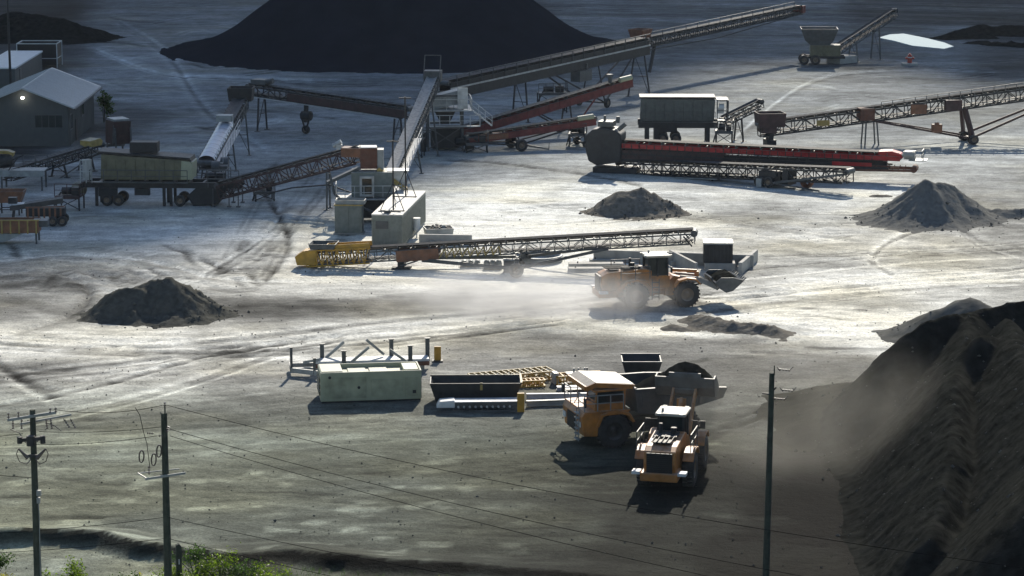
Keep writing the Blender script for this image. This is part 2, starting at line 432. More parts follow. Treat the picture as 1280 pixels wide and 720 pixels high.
sweep([(620, 268), (720, 262), (880, 276), (1060, 300)], .6, -24, 5, 7)
sweep([(900, 190), (1000, 110), (1100, 90), (1250, 92)], .8, -18, 4, 6)
sweep([(120, 60), (200, 90), (300, 96), (420, 100)], 1.5, 22, 4, 7)
sweep([(150, 30), (210, 70), (260, 140), (330, 190)], 1.2, 20, 4, 7)
# dark top road
for k in range(6):
    track((640, -5 + k * 5), (1330, 8 + k * 6), -2, (4, 2), .8, rr.choice([-22, 24]))
# churned relief
ch = np.exp(-((PX - 120) / 190) ** 2 - ((PY - 345) / 26) ** 2) + .7 * np.exp(-((PX - 985) / 90) ** 2 - ((PY - 300) / 28) ** 2) + .8 * np.exp(-((PX - 970) / 150) ** 2 - ((PY - 412) / 18) ** 2)
ch = np.where((Y > 116) & (Y < 455), ch, 0)
H += ch * (fbm(X * 1.1, Y * 1.1, 4) - .5) * .55
H += (fbm(X * .5, Y * .5, 4) - .5) * .10
# low bank along the foot of the yard
BERM = [(-120, 672), (0, 678), (70, 677), (130, 681), (170, 692), (230, 699), (300, 703), (345, 697), (370, 698), (400, 706), (500, 712), (610, 716), (760, 724), (900, 735)]
P = [G(a, b) for a, b in BERM]
bd = np.full(X.shape, 1e9)
sd = np.zeros_like(X)
for a, b in zip(P, P[1:]):
    dx, dy = b.x - a.x, b.y - a.y; l2 = dx * dx + dy * dy
    t = np.clip(((X - a.x) * dx + (Y - a.y) * dy) / l2, 0, 1)
    d = np.hypot(X - a.x - t * dx, Y - a.y - t * dy)
    s = np.where(Y < a.y + t * dy, 1, -1)
    sd = np.where(d < bd, s, sd); bd = np.minimum(bd, d)
bh = (.75 + .35 * (fbm(X * .35, Y * .35, 3) - .5))
wdt = np.where(sd > 0, 1.0, 3.0)
bk = np.clip(1 - bd / wdt, 0, 1)
bk = np.where((PX > -200) & (PX < 880), bk, 0)
fade = np.interp(PX, [-200, 200, 330, 420, 650, 880], [1, 1, .55, .8, .45, .1])
H += bh * bk * fade
tone = np.where(sd > 0, tone * (1 - .55 * np.clip(bk * 2, 0, 1)), tone)  # bank's near face darkened: its unlit side painted into the tone
H = np.where((Y > 117) & (Y < 453) & (np.abs(X) < 90), H, 0)
tone = np.clip(tone, 18, 240)
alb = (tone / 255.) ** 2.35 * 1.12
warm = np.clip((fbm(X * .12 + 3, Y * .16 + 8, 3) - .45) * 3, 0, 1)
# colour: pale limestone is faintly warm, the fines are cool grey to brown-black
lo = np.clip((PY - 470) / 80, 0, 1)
up = np.clip((300 - PY) / 150, 0, 1)  # far rows tinted blue, the cast of shade put into the ground colour
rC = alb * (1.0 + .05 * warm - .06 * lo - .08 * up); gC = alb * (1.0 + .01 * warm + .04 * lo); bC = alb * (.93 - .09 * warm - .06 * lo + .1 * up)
nx, ny = len(xs), len(ys)
me = bpy.data.meshes.new('ground')
V = np.stack([X, Y, H], 1)
ii = np.arange(nx * ny).reshape(ny, nx)
F = np.stack([ii[:-1, :-1], ii[:-1, 1:], ii[1:, 1:], ii[1:, :-1]], -1).reshape(-1, 4)
me.vertices.add(len(V)); me.vertices.foreach_set('co', V.ravel())
me.loops.add(F.size); me.loops.foreach_set('vertex_index', F.ravel().astype(np.int32))
me.polygons.add(len(F)); me.polygons.foreach_set('loop_start', np.arange(0, F.size, 4, dtype=np.int32))
me.polygons.foreach_set('use_smooth', np.ones(len(F), dtype=bool))
me.update(calc_edges=True)
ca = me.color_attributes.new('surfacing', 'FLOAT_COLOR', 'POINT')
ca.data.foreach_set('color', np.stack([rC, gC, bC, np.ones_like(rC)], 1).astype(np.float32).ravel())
gm = bpy.data.materials.new('yard_surface'); gm.use_nodes = True
t = gm.node_tree; N = t.nodes; L = t.links; b = N['Principled BSDF']; b.inputs['Roughness'].default_value = .9
b.inputs['Specular IOR Level'].default_value = .05
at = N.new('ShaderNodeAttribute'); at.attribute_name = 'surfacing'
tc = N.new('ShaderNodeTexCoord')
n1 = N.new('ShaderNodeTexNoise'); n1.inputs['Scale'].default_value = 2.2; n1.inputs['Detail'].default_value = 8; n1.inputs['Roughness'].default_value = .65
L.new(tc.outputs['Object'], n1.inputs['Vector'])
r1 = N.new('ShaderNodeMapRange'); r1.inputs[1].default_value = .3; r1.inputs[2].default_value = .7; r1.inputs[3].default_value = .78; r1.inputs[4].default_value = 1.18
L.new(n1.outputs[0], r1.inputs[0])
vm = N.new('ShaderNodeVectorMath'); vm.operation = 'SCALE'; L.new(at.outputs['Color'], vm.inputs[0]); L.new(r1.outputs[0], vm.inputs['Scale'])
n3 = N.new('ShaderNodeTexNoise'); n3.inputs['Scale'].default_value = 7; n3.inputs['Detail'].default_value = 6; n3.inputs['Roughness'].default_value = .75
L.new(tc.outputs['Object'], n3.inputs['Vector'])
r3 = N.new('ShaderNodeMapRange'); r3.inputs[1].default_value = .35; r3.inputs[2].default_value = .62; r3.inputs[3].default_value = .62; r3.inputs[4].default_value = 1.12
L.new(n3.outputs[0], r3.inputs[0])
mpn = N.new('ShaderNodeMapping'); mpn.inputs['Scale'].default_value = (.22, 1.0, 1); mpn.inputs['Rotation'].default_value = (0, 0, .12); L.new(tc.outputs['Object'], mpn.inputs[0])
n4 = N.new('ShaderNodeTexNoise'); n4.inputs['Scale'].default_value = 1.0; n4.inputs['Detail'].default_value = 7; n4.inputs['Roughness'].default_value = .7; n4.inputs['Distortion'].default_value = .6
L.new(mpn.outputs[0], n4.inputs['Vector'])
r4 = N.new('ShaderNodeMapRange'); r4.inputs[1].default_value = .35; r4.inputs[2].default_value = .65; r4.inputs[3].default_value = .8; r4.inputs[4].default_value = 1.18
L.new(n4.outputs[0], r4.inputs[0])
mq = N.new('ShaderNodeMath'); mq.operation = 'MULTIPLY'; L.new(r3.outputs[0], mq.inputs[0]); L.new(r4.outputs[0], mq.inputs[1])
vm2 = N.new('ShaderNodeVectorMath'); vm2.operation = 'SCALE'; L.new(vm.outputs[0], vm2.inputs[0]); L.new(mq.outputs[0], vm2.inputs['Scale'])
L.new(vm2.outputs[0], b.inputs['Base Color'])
n2 = N.new('ShaderNodeTexNoise'); n2.inputs['Scale'].default_value = 1.6; n2.inputs['Detail'].default_value = 10; n2.inputs['Roughness'].default_value = .7
L.new(tc.outputs['Object'], n2.inputs['Vector'])
bp = N.new('ShaderNodeBump'); bp.inputs['Strength'].default_value = .75; bp.inputs['Distance'].default_value = .22
L.new(n2.outputs[0], bp.inputs['Height']); L.new(bp.outputs[0], b.inputs['Normal'])
me.materials.append(gm)
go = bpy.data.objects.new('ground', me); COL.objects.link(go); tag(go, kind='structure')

# pool of standing water far right
def flat_patch(name, pts, z, m, kind='structure'):
    P = [G(a, b) for a, b in pts]; mb = MB()
    n = len(P); mb.add([(p.x, p.y, z) for p in P] + [(p.x, p.y, z - .3) for p in P], [tuple(range(n))] + [(k, (k + 1) % n, n + (k + 1) % n, n + k) for k in range(n)])
    return tag(mb.build(name, m), kind=kind)
wm = bpy.data.materials.new('still_water'); wm.use_nodes = True
wb = wm.node_tree.nodes['Principled BSDF']; wb.inputs['Base Color'].default_value = (.55, .6, .6, 1); wb.inputs['Roughness'].default_value = .06
wb.inputs['Specular IOR Level'].default_value = .9
flat_patch('water', [(1098, 48), (1112, 44), (1130, 43), (1155, 48), (1180, 54), (1192, 59), (1180, 62), (1160, 60), (1140, 58), (1118, 52)], .12, wm)

# cloud bank over the far half of the yard, high above, whose shade falls there
SH = [(-700, 292), (0, 283), (170, 270), (300, 255), (400, 243), (500, 222), (600, 192), (700, 158), (800, 124), (880, 84), (950, 52), (1010, 40), (1150, 46), (1290, 76), (2000, 80)]
edge = [G(a, b) for a, b in SH]
ALT = 950.
off = SUND * (ALT / SUND.z)
ex = np.array([p.x for p in edge]); ey = np.array([p.y for p in edge])
cx = np.linspace(-210, 210, 90); cd = np.concatenate([[0, 1.5, 4, 9, 16, 26, 40, 60], np.linspace(85, 330, 14)])
cv = []; cf = []
for i, x in enumerate(cx):
    y0 = float(np.interp(x, ex, ey)) + (float(fbm(np.array(x * .06), np.array(3.3), 4)) - .5) * 12
    for j, d in enumerate(cd):
        thick = 60 * math.sqrt(min(d / 60, 1)) * (.6 + .8 * float(fbm(np.array(x * .02), np.array(d * .02), 4)))
        cv.append((x + off.x, y0 + d + off.y, ALT + thick)); cv.append((x + off.x, y0 + d + off.y, ALT - thick * .3 - .5))
nd = len(cd)
for i in range(len(cx) - 1):
    for j in range(nd - 1):
        a = 2 * (i * nd + j); b_ = 2 * (i * nd + j + 1); c = 2 * ((i + 1) * nd + j + 1); d_ = 2 * ((i + 1) * nd + j)
        cf += [(a, b_, c, d_), (a + 1, d_ + 1, c + 1, b_ + 1)]
mb = MB(); mb.add(cv, cf, True)
tag(mb.build('cloud', mat('cloud_white', (.8, .8, .8), 1, dust=0, var=.05, scale=.01)), kind='structure')

# ================================================================== STOCKPILES
def stockpile(label, segs, slope, m, step=.35, rough=.35, gully=.5, cat='pile', name='gravel_pile', group='stockpiles of crushed stone', nseed=0., cap=None, talus=1.0, conc=1.0, warp=None):
    warp = rough if warp is None else warp
    # segs: list of ridge segments ((x,y,h),(x,y,h)) in metres; the height falls away from the ridge at the given slope
    xs_ = [p[0] for s in segs for p in s]; ys_ = [p[1] for s in segs for p in s]; hm = max(p[2] for s in segs for p in s)
    rad = hm / slope * 1.35 + 1.5
    gx = np.arange(min(xs_) - rad, max(xs_) + rad, step); gy = np.arange(min(ys_) - rad, max(ys_) + rad, step)
    XX, YY = np.meshgrid(gx, gy)
    wxx = (fbm(XX * .35 + nseed, YY * .35, 3) - .5) * 2.6 * warp; wyy = (fbm(XX * .35 + 40, YY * .35 + nseed, 3) - .5) * 2.6 * warp
    hh = np.full(XX.shape, -9.)
    for a, b in segs:
        dx, dy = b[0] - a[0], b[1] - a[1]; l2 = dx * dx + dy * dy + 1e-9
        t = np.clip(((XX + wxx - a[0]) * dx + (YY + wyy - a[1]) * dy) / l2, 0, 1)
        px_ = XX + wxx - a[0] - t * dx; py_ = YY + wyy - a[1] - t * dy
        d = np.hypot(px_, py_); ang = np.arctan2(py_, px_)
        hr = np.maximum(a[2] + (b[2] - a[2]) * t, .05); d0 = hr / slope
        g = (vnoise(ang * 5 + nseed + t * l2 ** .5 * .7, ang * 0 + 2.2 + nseed) - .5) * .6 + (vnoise(ang * 14 + nseed + t * l2 ** .5 * 2, ang * 0 + 7.2) - .5) * .35
        x_ = np.sqrt(d * d + .1) / d0 - .3 / d0 + g * gully * .16 * np.clip(d / 1.5, 0, 1)
        x_ = np.clip(x_, 0, 9); x_ = np.where(x_ < 1, x_ ** conc, x_)
        f = np.where(x_ < .8, 1 - x_, .2 * np.clip((1.25 - x_) / .45, 0, 1) ** 2 - np.clip(x_ - 1.25, 0, 9) * .3)
        hh = np.maximum(hh, hr * f)
    if cap is not None: hh = np.minimum(hh, cap + (fbm(XX * .4, YY * .4, 3) - .5) * .5)
    msk = np.clip(hh * 2.2 + .1, 0, 1)
    hh = hh - .03 + msk * ((fbm(XX * .9 + nseed, YY * .9, 4) - .5) * rough * .9 + (fbm(XX * 2.6 + nseed, YY * 2.6, 3) - .5) * rough * .55)
    hh = hh + msk * (fbm(XX * 6 + nseed, YY * 6, 2) - .5) * rough * .3
    hh = np.maximum(hh, -.5)
    nX, nY = len(gx), len(gy); keep = hh > -.12
    idx = -np.ones(XX.shape, int); use = np.zeros(XX.shape, bool)
    K = keep[:-1, :-1] | keep[1:, :-1] | keep[:-1, 1:] | keep[1:, 1:]
    use[:-1, :-1] |= K; use[1:, :-1] |= K; use[:-1, 1:] |= K; use[1:, 1:] |= K
    idx[use] = np.arange(use.sum())
    cxm, cym = (min(xs_) + max(xs_)) / 2, (min(ys_) + max(ys_)) / 2
    vs = np.stack([XX[use] - cxm, YY[use] - cym, hh[use]], 1).tolist()
    J, I = np.nonzero(K)
    fs = [(int(idx[j, i]), int(idx[j, i + 1]), int(idx[j + 1, i + 1]), int(idx[j + 1, i])) for j, i in zip(J, I)]
    mb = MB(); mb.add(vs, fs, True)
    o = mb.build(name, m, loc=(cxm, cym, 0))
    return tag(o, label, cat, group)
def stone(name, col, var=.3, scale=1.2, bump=.8, streak=None):
    if name in _m: return _m[name]
    m = mat(name, col, .95, dust=0, var=var, scale=scale, bump=bump)
    m.node_tree.nodes['Principled BSDF'].inputs['Specular IOR Level'].default_value = .0
    return m
S_GREY = stone('grey_crushed_stone', (.09, .09, .08), scale=2.5, bump=1.0)
S_PALE = stone('pale_crushed_stone', (.17, .16, .14), scale=2.5, bump=1.0)
S_MID = stone('mid_grey_sand', (.17, .17, .16), var=.2, scale=2.5)
S_DARK = stone('dark_fines', (.02, .021, .019), var=.5, scale=1.5, bump=1.0)
S_BLUE = stone('blue_black_aggregate', (.017, .022, .032), var=.15, scale=.3, bump=.3)
def seg(*pts):      # (x, y, row) triples -> ridge segments
    P = [U(*p) for p in pts]; P = [(p.x, p.y, p.z) for p in P]
    return [(a, b) for a, b in zip(P, P[1:])] if len(P) > 1 else [(P[0], P[0])]
stockpile('dark grey cone of crushed stone beside the haul road, left of the yellow conveyor', seg((186, 351, 392), (207, 344, 392)) + seg((146, 366, 396), (168, 360, 396)), .74, S_GREY, nseed=1.7, gully=1.0, conc=.9, step=.2, rough=.55)
stockpile('low brownish gravel heap with two rounded crests in front of the red stacker conveyor', seg((782, 238, 265), (800, 236, 265)) + seg((816, 240, 265), (832, 250, 265)), .68, S_PALE, nseed=4.1, gully=.6, step=.22, rough=.45)
stockpile('wide grey sand pile with pale flanks beneath the right-hand truss conveyor', seg((1158, 223, 274), (1190, 231, 272)) + seg((1190, 231, 272), (1212, 252, 271)) + seg((1205, 262, 272), (1330, 258, 268)), .72, S_MID, nseed=2.9, gully=1.3, conc=.78, rough=.3, step=.22)
# giant far pile
bigs = [((-18, 364, 17.), (-13, 364, 18.)), ((-13, 364, 18.), (-6, 360, 8.)), ((-18, 364, 17.), (-11, 352, 9.))]
stockpile('huge smooth blue-black aggregate stockpile behind the plant, running out of the top of the picture', bigs, .74, S_BLUE, step=.7, rough=.1, gully=.12, nseed=6)
stockpile('low dark earth mound in the far left corner above the white-roofed shed', seg((20, 14, 45), (75, 22, 48)), .4, S_DARK, step=.6, nseed=8, rough=.6)
stockpile('dark rubble mounds beyond the pool of water, far top right', seg((1180, 42, 48), (1215, 34, 46)) + seg((1225, 30, 42), (1300, 34, 44)) + seg((1215, 50, 54), (1290, 52, 58)), .4, S_DARK, step=.6, nseed=3, rough=.8)
stockpile('long low windrow of dirty rubble on the white patch behind the front loader bucket', seg((866, 394, 402), (900, 400, 410)) + seg((900, 400, 410), (968, 406, 417)), .55, S_PALE, step=.16, nseed=5, rough=.5)
stockpile('small flat clod of brown rubble, left of the long windrow', seg((840, 405, 410), (856, 408, 412)), .5, S_PALE, step=.2, nseed=5.5, rough=.3)
stockpile('tiny brown heap on the pale ground left of the grey sand pile', seg((1096, 243, 246), (1110, 244, 246)), .5, S_PALE, step=.2, nseed=7.5, rough=.3)
stockpile('grey sand pile half hidden behind the giant dark stockpile', seg((1170, 385, 420), (1212, 370, 418)) + seg((1212, 370, 418), (1250, 392, 420)), .6, stone('grey_sand', (.13, .13, .12)), nseed=3.3)
stockpile('giant dark stockpile of fines filling the lower right corner', 
    seg((1196, 394, 536), (1225, 386, 532), (1300, 372, 524), (1420, 360, 524)) + seg((1215, 390, 536), (1196, 470, 600), (1190, 560, 672), (1165, 668, 740)) + seg((1260, 398, 560), (1290, 470, 640), (1330, 540, 720), (1350, 560, 800)) +
    seg((1106, 462, 545), (1132, 418, 544), (1160, 400, 541), (1196, 391, 538)) + seg((1225, 420, 580), (1275, 420, 560)), 1.1, S_DARK, step=.2, nseed=2.2, rough=.34, gully=0., warp=.1)
stockpile('low spread of dark fines at the left foot of the giant stockpile', seg((1030, 527, 548), (1110, 470, 520)), .35, stone('brown_black_fines', (.035, .034, .028)), nseed=9.2, rough=.3)

# loose stones rolled to the feet of the piles and lying about the yard
sr = np.random.RandomState(12); sv = []; sf = []
def rock(p, s):
    n0 = len(sv); d = sr.uniform(.6, 1.2, (6, 3))
    for k, (a, b_, c) in enumerate(((1, 0, 0), (-1, 0, 0), (0, 1, 0), (0, -1, 0), (0, 0, 1), (0, 0, -1))):
        sv.append((p[0] + a * s * d[k, 0] + s * .2 * d[k, 1], p[1] + b_ * s * d[k, 1], p[2] + c * s * d[k, 2] * .8))
    for f in ((0, 2, 4), (2, 1, 4), (1, 3, 4), (3, 0, 4), (2, 0, 5), (1, 2, 5), (3, 1, 5), (0, 3, 5)): sf.append(tuple(n0 + q for q in f))
for k in range(2200):
    x = sr.uniform(-20, 1300); y0 = sr.uniform(260, 715); p_ = G(x, y0); rock((p_.x, p_.y, .03), abs(sr.normal(0, .028)) + .018)
for o in list(bpy.data.objects):
    if o.name.startswith('gravel_pile') and o.location.y < 250 and not any(w in o['label'] for w in ('windrow', 'clod', 'tiny')):
        vs_ = [v.co for v in o.data.vertices if v.co.z > -.05]
        if not vs_: continue
        giant = len(vs_) > 9000
        for k in range(1500 if giant else 260):
            v = vs_[sr.randint(len(vs_))]
            if v.z > 1.2 and sr.rand() < (.55 if giant else .8): continue
            a = sr.uniform(0, 6.28); r0 = abs(sr.normal(0, .5)) if v.z < .25 else 0
            rock((o.location.x + v.x + math.cos(a) * r0, o.location.y + v.y + math.sin(a) * r0, max(.02, v.z)), abs(sr.normal(0, .055)) + .035)
mb = MB(); mb.add(sv, sf)
tag(mb.build('loose_stones', stone('loose_stone', (.11, .11, .1), scale=.4)), 'loose stones scattered over the yard and the feet of the piles', 'stones', kind='stuff')
# ================================================================== MACHINE PARTS
def wheel(parent, c, r, w, side=1, lugs=0, rimmat=None, tyre=None, n=28):
    mb = MB(); h = w / 2
    prof = [(r * .52, -h * .9), (r * .8, -h), (r * .95, -h * .82), (r, -h * .45), (r, h * .45), (r * .95, h * .82), (r * .8, h), (r * .52, h * .9)]
    mb.lathe(prof, (0, 0, 0), 'y', n)
    if lugs:
        for k in range(lugs):
            for s in (-1, 1):
                a = 2 * math.pi * (k + (.5 if s > 0 else 0)) / lugs
                rot = Matrix.Rotation(-a, 3, 'Y')
                p = Vector((math.cos(a) * (r + .01), s * h * .45, math.sin(a) * (r + .01)))
                mb.box(p, (.07, h * .8, r * 2 * math.pi / lugs * .42), rot)
    w_ = mb.build('wheel', tyre or RUB, parent, loc=c)
    rb = MB()
    rb.lathe([(r * .53, -h * .85), (r * .5, -h * .6), (r * .46, -h * .25), (r * .2, -h * .2), (r * .2, -h * .55), (0.01, -h * .55)], (0, 0, 0), 'y', 20)
    rb.lathe([(r * .53, h * .85), (r * .5, h * .6), (r * .46, h * .25), (r * .2, h * .2), (r * .2, h * .55), (0.01, h * .55)], (0, 0, 0), 'y', 20)
    for k in range(8):
        a = k * math.pi / 4
        for s in (-1, 1): rb.cyl((math.cos(a) * r * .33, s * h * .24, math.sin(a) * r * .33), (math.cos(a) * r * .33, s * h * .34, math.sin(a) * r * .33), .025, 6)
    rb.build('rim', rimmat or RIM, w_)
    return w_

def conveyor(name, label, A, B, w=1.0, d=.8, m=None, style='truss', bm=None, bay=1.3, ground_z=0, group='conveyors of the crushing plant',
             idlers=True, rail=None, cover=None, skirt=None, pulleys=True, chord=.09, railside=1):
    m = m or DGRY; bm = bm or BELT
    A = Vector(A); B = Vector(B)
    base = Vector((A.x, A.y, ground_z)); hd = math.atan2(B.y - A.y, B.x - A.x)
    Lh = math.hypot(B.x - A.x, B.y - A.y); za = A.z - ground_z; zb = B.z - ground_z
    root = thing(name, label, 'conveyor', base, hd, group)
    p0 = Vector((0, 0, za)); p1 = Vector((Lh, 0, zb)); u = (p1 - p0).normalized(); n = Vector((-u.z, 0, u.x)); L_ = (p1 - p0).length
    def P(s, y=0, o=0): return p0 + u * s + n * o + Vector((0, y, 0))
    fr = MB(); hw = w / 2
    if style == 'truss':
        for y in (-hw, hw):
            fr.bar(P(0, y), P(L_, y), chord, chord * 1.3); fr.bar(P(.2, y, -d), P(L_ - .4, y, -d), chord, chord * 1.3)
        nb = max(2, int(L_ / bay)); st = L_ / nb
        for k in range(nb + 1):
            s = k * st
            for y in (-hw, hw):
                fr.bar(P(s, y), P(s, y, -d), chord * .7)
                if k < nb: fr.bar(P(s, y, -d * (k % 2)), P(s + st, y, -d * ((k + 1) % 2)), chord * .7)
            fr.bar(P(s, -hw, -d), P(s, hw, -d), chord * .7)
            if k < nb: fr.bar(P(s, -hw, -d), P(s + st, hw, -d), chord * .5)
    else:
        for y in (-hw, hw):
            fr.bar(P(0, y, -d / 2), P(L_, y, -d / 2), .05, d)
            fr.bar(P(0, y * 1.04, 0), P(L_, y * 1.04, 0), .12, .05); fr.bar(P(0, y * 1.04, -d), P(L_, y * 1.04, -d), .12, .05)
        nb = max(2, int(L_ / bay)); st = L_ / nb
        for k in range(nb + 1): fr.bar(P(k * st, -hw, -d * .8), P(k * st, hw, -d * .8), .08)
        if style == 'channel':
            for k in range(nb + 1):
                for y in (-hw, hw): fr.bar(P(k * st, y * 1.06, 0), P(k * st, y * 1.06, -d), .07)
    f_ = fr.build('frame', m, root)
    if idlers:
        ib = MB(); ni = max(3, int(L_ / 1.15))
        for k in range(1, ni):
            s = L_ * k / ni
            ib.bar(P(s, -hw, .02), P(s, hw, .02), .06)
            for y in (-1, 1):
                ib.bar(P(s, y * hw, .0), P(s, y * hw, .3), .06); ib.cyl(P(s, y * hw * .94, .26), P(s, y * hw * .35, .12), .06, 6)
            ib.cyl(P(s, -hw * .33, .12), P(s, hw * .33, .12), .06, 6)
            if k % 2: ib.cyl(P(s, -hw * .9, -d * .75), P(s, hw * .9, -d * .75), .05, 6)
        for y in (-hw, hw): ib.bar(P(.3, y, .03), P(L_ - .3, y, .03), .05)
        for k in range(int(L_ / 2) + 1): ib.box(P(min(L_, k * 2.), 0, .01), (.06, w, .05))
        ib.build('idler_frames', GRY if m is not GALV else GALV, root)
    bb = MB(); a = hw * .3; c = hw * .86
    pr = [(-c, .32), (-a, .17), (a, .17), (c, .32)]
    q0 = [P(0.1, y, o) for y, o in pr] + [P(0.1, y, o + .03) for y, o in pr]; q1 = [P(L_ - .1, y, o) for y, o in pr] + [P(L_ - .1, y, o + .03) for y, o in pr]
    vs = q0 + q1; fs = []
    for k in range(3): fs += [(k, k + 1, 8 + k + 1, 8 + k), (4 + k, 12 + k, 12 + k + 1, 4 + k + 1)]
    fs += [(0, 8, 12, 4), (3, 7, 15, 11)]
    bb.add(vs, fs)
    bb.bar(P(.1, 0, -d * .68), P(L_ - .1, 0, -d * .68), w * .8, .03)
    bb.build('belt', bm, root)
    if pulleys:
        MB().cyl(P(L_, -hw * .9, .0), P(L_, hw * .9, .0), .26, 14).build('head_pulley', GRY, root)
        MB().cyl(P(0, -hw * .9, .0), P(0, hw * .9, .0), .24, 14).build('tail_pulley', GRY, root)
    if cover:                         # (s0, s1, material): arched belt cover in hoops
        cb = MB(); s0, s1, cm = cover; k = s0
        while k < s1 - .1:
            e = min(k + 1.5, s1); N_ = 8; r0 = hw * 1.02
            for (sa, sb) in ((k + .03, e - .03),):
                vs = []; 
                for s in (sa, sb):
                    for j in range(N_ + 1):
                        t = math.pi * j / N_; vs.append(P(s, -math.cos(t) * r0, .1 + math.sin(t) * hw * .62))
                cb.add(vs, [(j, j + 1, N_ + 2 + j, N_ + 1 + j) for j in range(N_)], True)
            cb.bar(P(k, -r0, .06), P(k, -r0, .25), .05); cb.bar(P(k, r0, .06), P(k, r0, .25), .05)
            k = e
        cb.build('belt_cover', cm, root)
    if rail:
        s0, s1, rm = rail; rb = MB(); y = railside * (hw + .75)
        rb.bar(P(s0, railside * (hw + .38), -.1), P(s1, railside * (hw + .38), -.1), .7, .05)
        nn = int((s1 - s0) / 1.6)
        for k in range(nn + 1):
            s = s0 + (s1 - s0) * k / nn; q = P(s, y, -.1); rb.bar(q, q + Vector((0, 0, 1.05)), .05); rb.bar(P(s, railside * hw, -.15), P(s, y, -.15), .06)
        for h in (.55, 1.05): rb.bar(P(s0, y, -.1) + Vector((0, 0, h)), P(s1, y, -.1) + Vector((0, 0, h)), .05)
        rb.build('walkway', rm, root)
    if skirt:
        s0, s1, sm_ = skirt; k_ = MB()
        for y in (-1, 1): k_.bar(P(s0, y * hw * .9, .45), P(s1, y * hw * .9, .45), .06, .5)
        k_.bar(P(s0, -hw * .9, .45), P(s0, hw * .9, .45), .06, .5)
        k_.build('skirt_board', sm_, root)
    root['_L'] = L_
    def info(s, y=0, o=0): return P(s, y, o)
    return root, info, L_
def legs(root, P, s, w, d, m, spread=.35, name='leg'):
    for y in (-1, 1):
        t = P(s, y * w / 2, -d); mb = MB(); f = Vector((t.x, y * (w / 2 + spread), 0))
        mb.bar(t, f, .14); mb.box(f + Vector((0, 0, .03)), (.5, .4, .06)); mb.build(name, m, root)
    t = MB(); a = P(s, -w / 2, -d); b = P(s, w / 2, -d); z = a.z * .5
    t.bar((a.x, -(w / 2 + spread * .5), z), (b.x, w / 2 + spread * .5, z), .08); t.bar((a.x, -(w / 2 + spread * .9), .3), (b.x, w / 2, a.z), .06); t.build('brace', m, root)
def wheelset(root, P, s, w, d, m, r=.5, stance=1.6, f0=None, f1=None, tw=.35, dx=0., tyre=None):
    c = P(s, 0, -d); cx_ = c.x + dx; st = MB()
    st.bar((cx_, -stance, r), (cx_, stance, r), .16)
    for y in (-1, 1):
        for ss in (f0, f1):
            if ss is not None: st.bar((cx_, y * (stance - .3), r), P(ss, y * w / 2, -d), .14)
        st.bar((cx_, y * (stance - .3), r), P(s, y * w / 2, -d), .12)
    st.build('undercarriage', m, root)
    for y in (-1, 1): wheel(root, (cx_, y * stance, r), r, tw, n=20, tyre=tyre)
def strip(o):
    if '_L' in o: del o['_L']

# ================================================================== LONG CONVEYORS AT THE BACK
r_, P_, L_ = conveyor('overland_conveyor', 'long dark conveyor with pale lower edge climbing right past the huge blue-black pile', U(556, 104, 172), U(806, 50, 120), 1.3, 1.6, DGRY, 'solid', bay=1.6)
MB().bar(P_(0, -.72, -.55), P_(L_, -.72, -.55), .1, .16).build('edge_rail', GALV, r_)
t = MB()
for k in range(18): s = L_ * (k + .5) / 18; t.bar(P_(s, -.75, -.4), P_(s, -.75, .75), .08)
t.bar(P_(0, -.75, .75), P_(L_, -.75, .75), .07)
t.build('side_posts', GRY, r_)
legs(r_, P_, L_ * .35, 1.3, 1.6, DGRY); legs(r_, P_, L_ * .97, 1.3, 1.6, DGRY, .8)
wheelset(r_, P_, L_ * .72, 1.3, 1.6, DGRY, .55, 1.8, L_ * .5, L_ * .9)
g = MB(); c = P_(L_ * .64, -.4, -2.3); g.box(c, (2.6, 1.2, 1.2)); g.cyl(c + Vector((.6, -.3, .6)), c + Vector((.6, -.3, 1.3)), .12); g.build('drive_unit', GRY, r_)
r_, P_, L_ = conveyor('stacker_conveyor', 'slim dark red-headed conveyor rising to the top edge beside the lone feed hopper', U(796, 52, 112), U(1000, 9, 72), 1.2, .8, DGRY, 'truss', bay=1.1, bm=BELTD)
t = MB(); t.box(P_(L_ - .3, 0, -.2), (.9, 1.5, .9)); t.build('head_guard', DRED, r_)
t = MB(); t.bar(P_(2, -.7, .9), P_(L_ - 3, -.7, 1.0), .06)
for k in range(14): s = 2 + (L_ - 5) * k / 13; t.bar(P_(s, -.7, 0), P_(s, -.7, .95), .06)
t.build('hand_rail', GRY, r_)
t = MB(); t.bar(P_(L_ * .1, 0, -.8), P_(L_ * .1, 0, -.8) * 1 + Vector((-1.2, 0, -3.2)), .3); t.bar(P_(0, -.6, -1.1), P_(L_ * .45, -.6, -1.5), .1); t.bar(P_(L_ * .45, -.6, -1.5), P_(L_ * .92, -.6, -.8), .1)
t.build('under_truss', DGRY, r_)
t = MB(); t.open_box(-.9, .9, -.8, .8, 0, 1.0, .06, .3, .2); t.build('receiving_hopper', RUST, r_, loc=P_(.8, 0, .4))
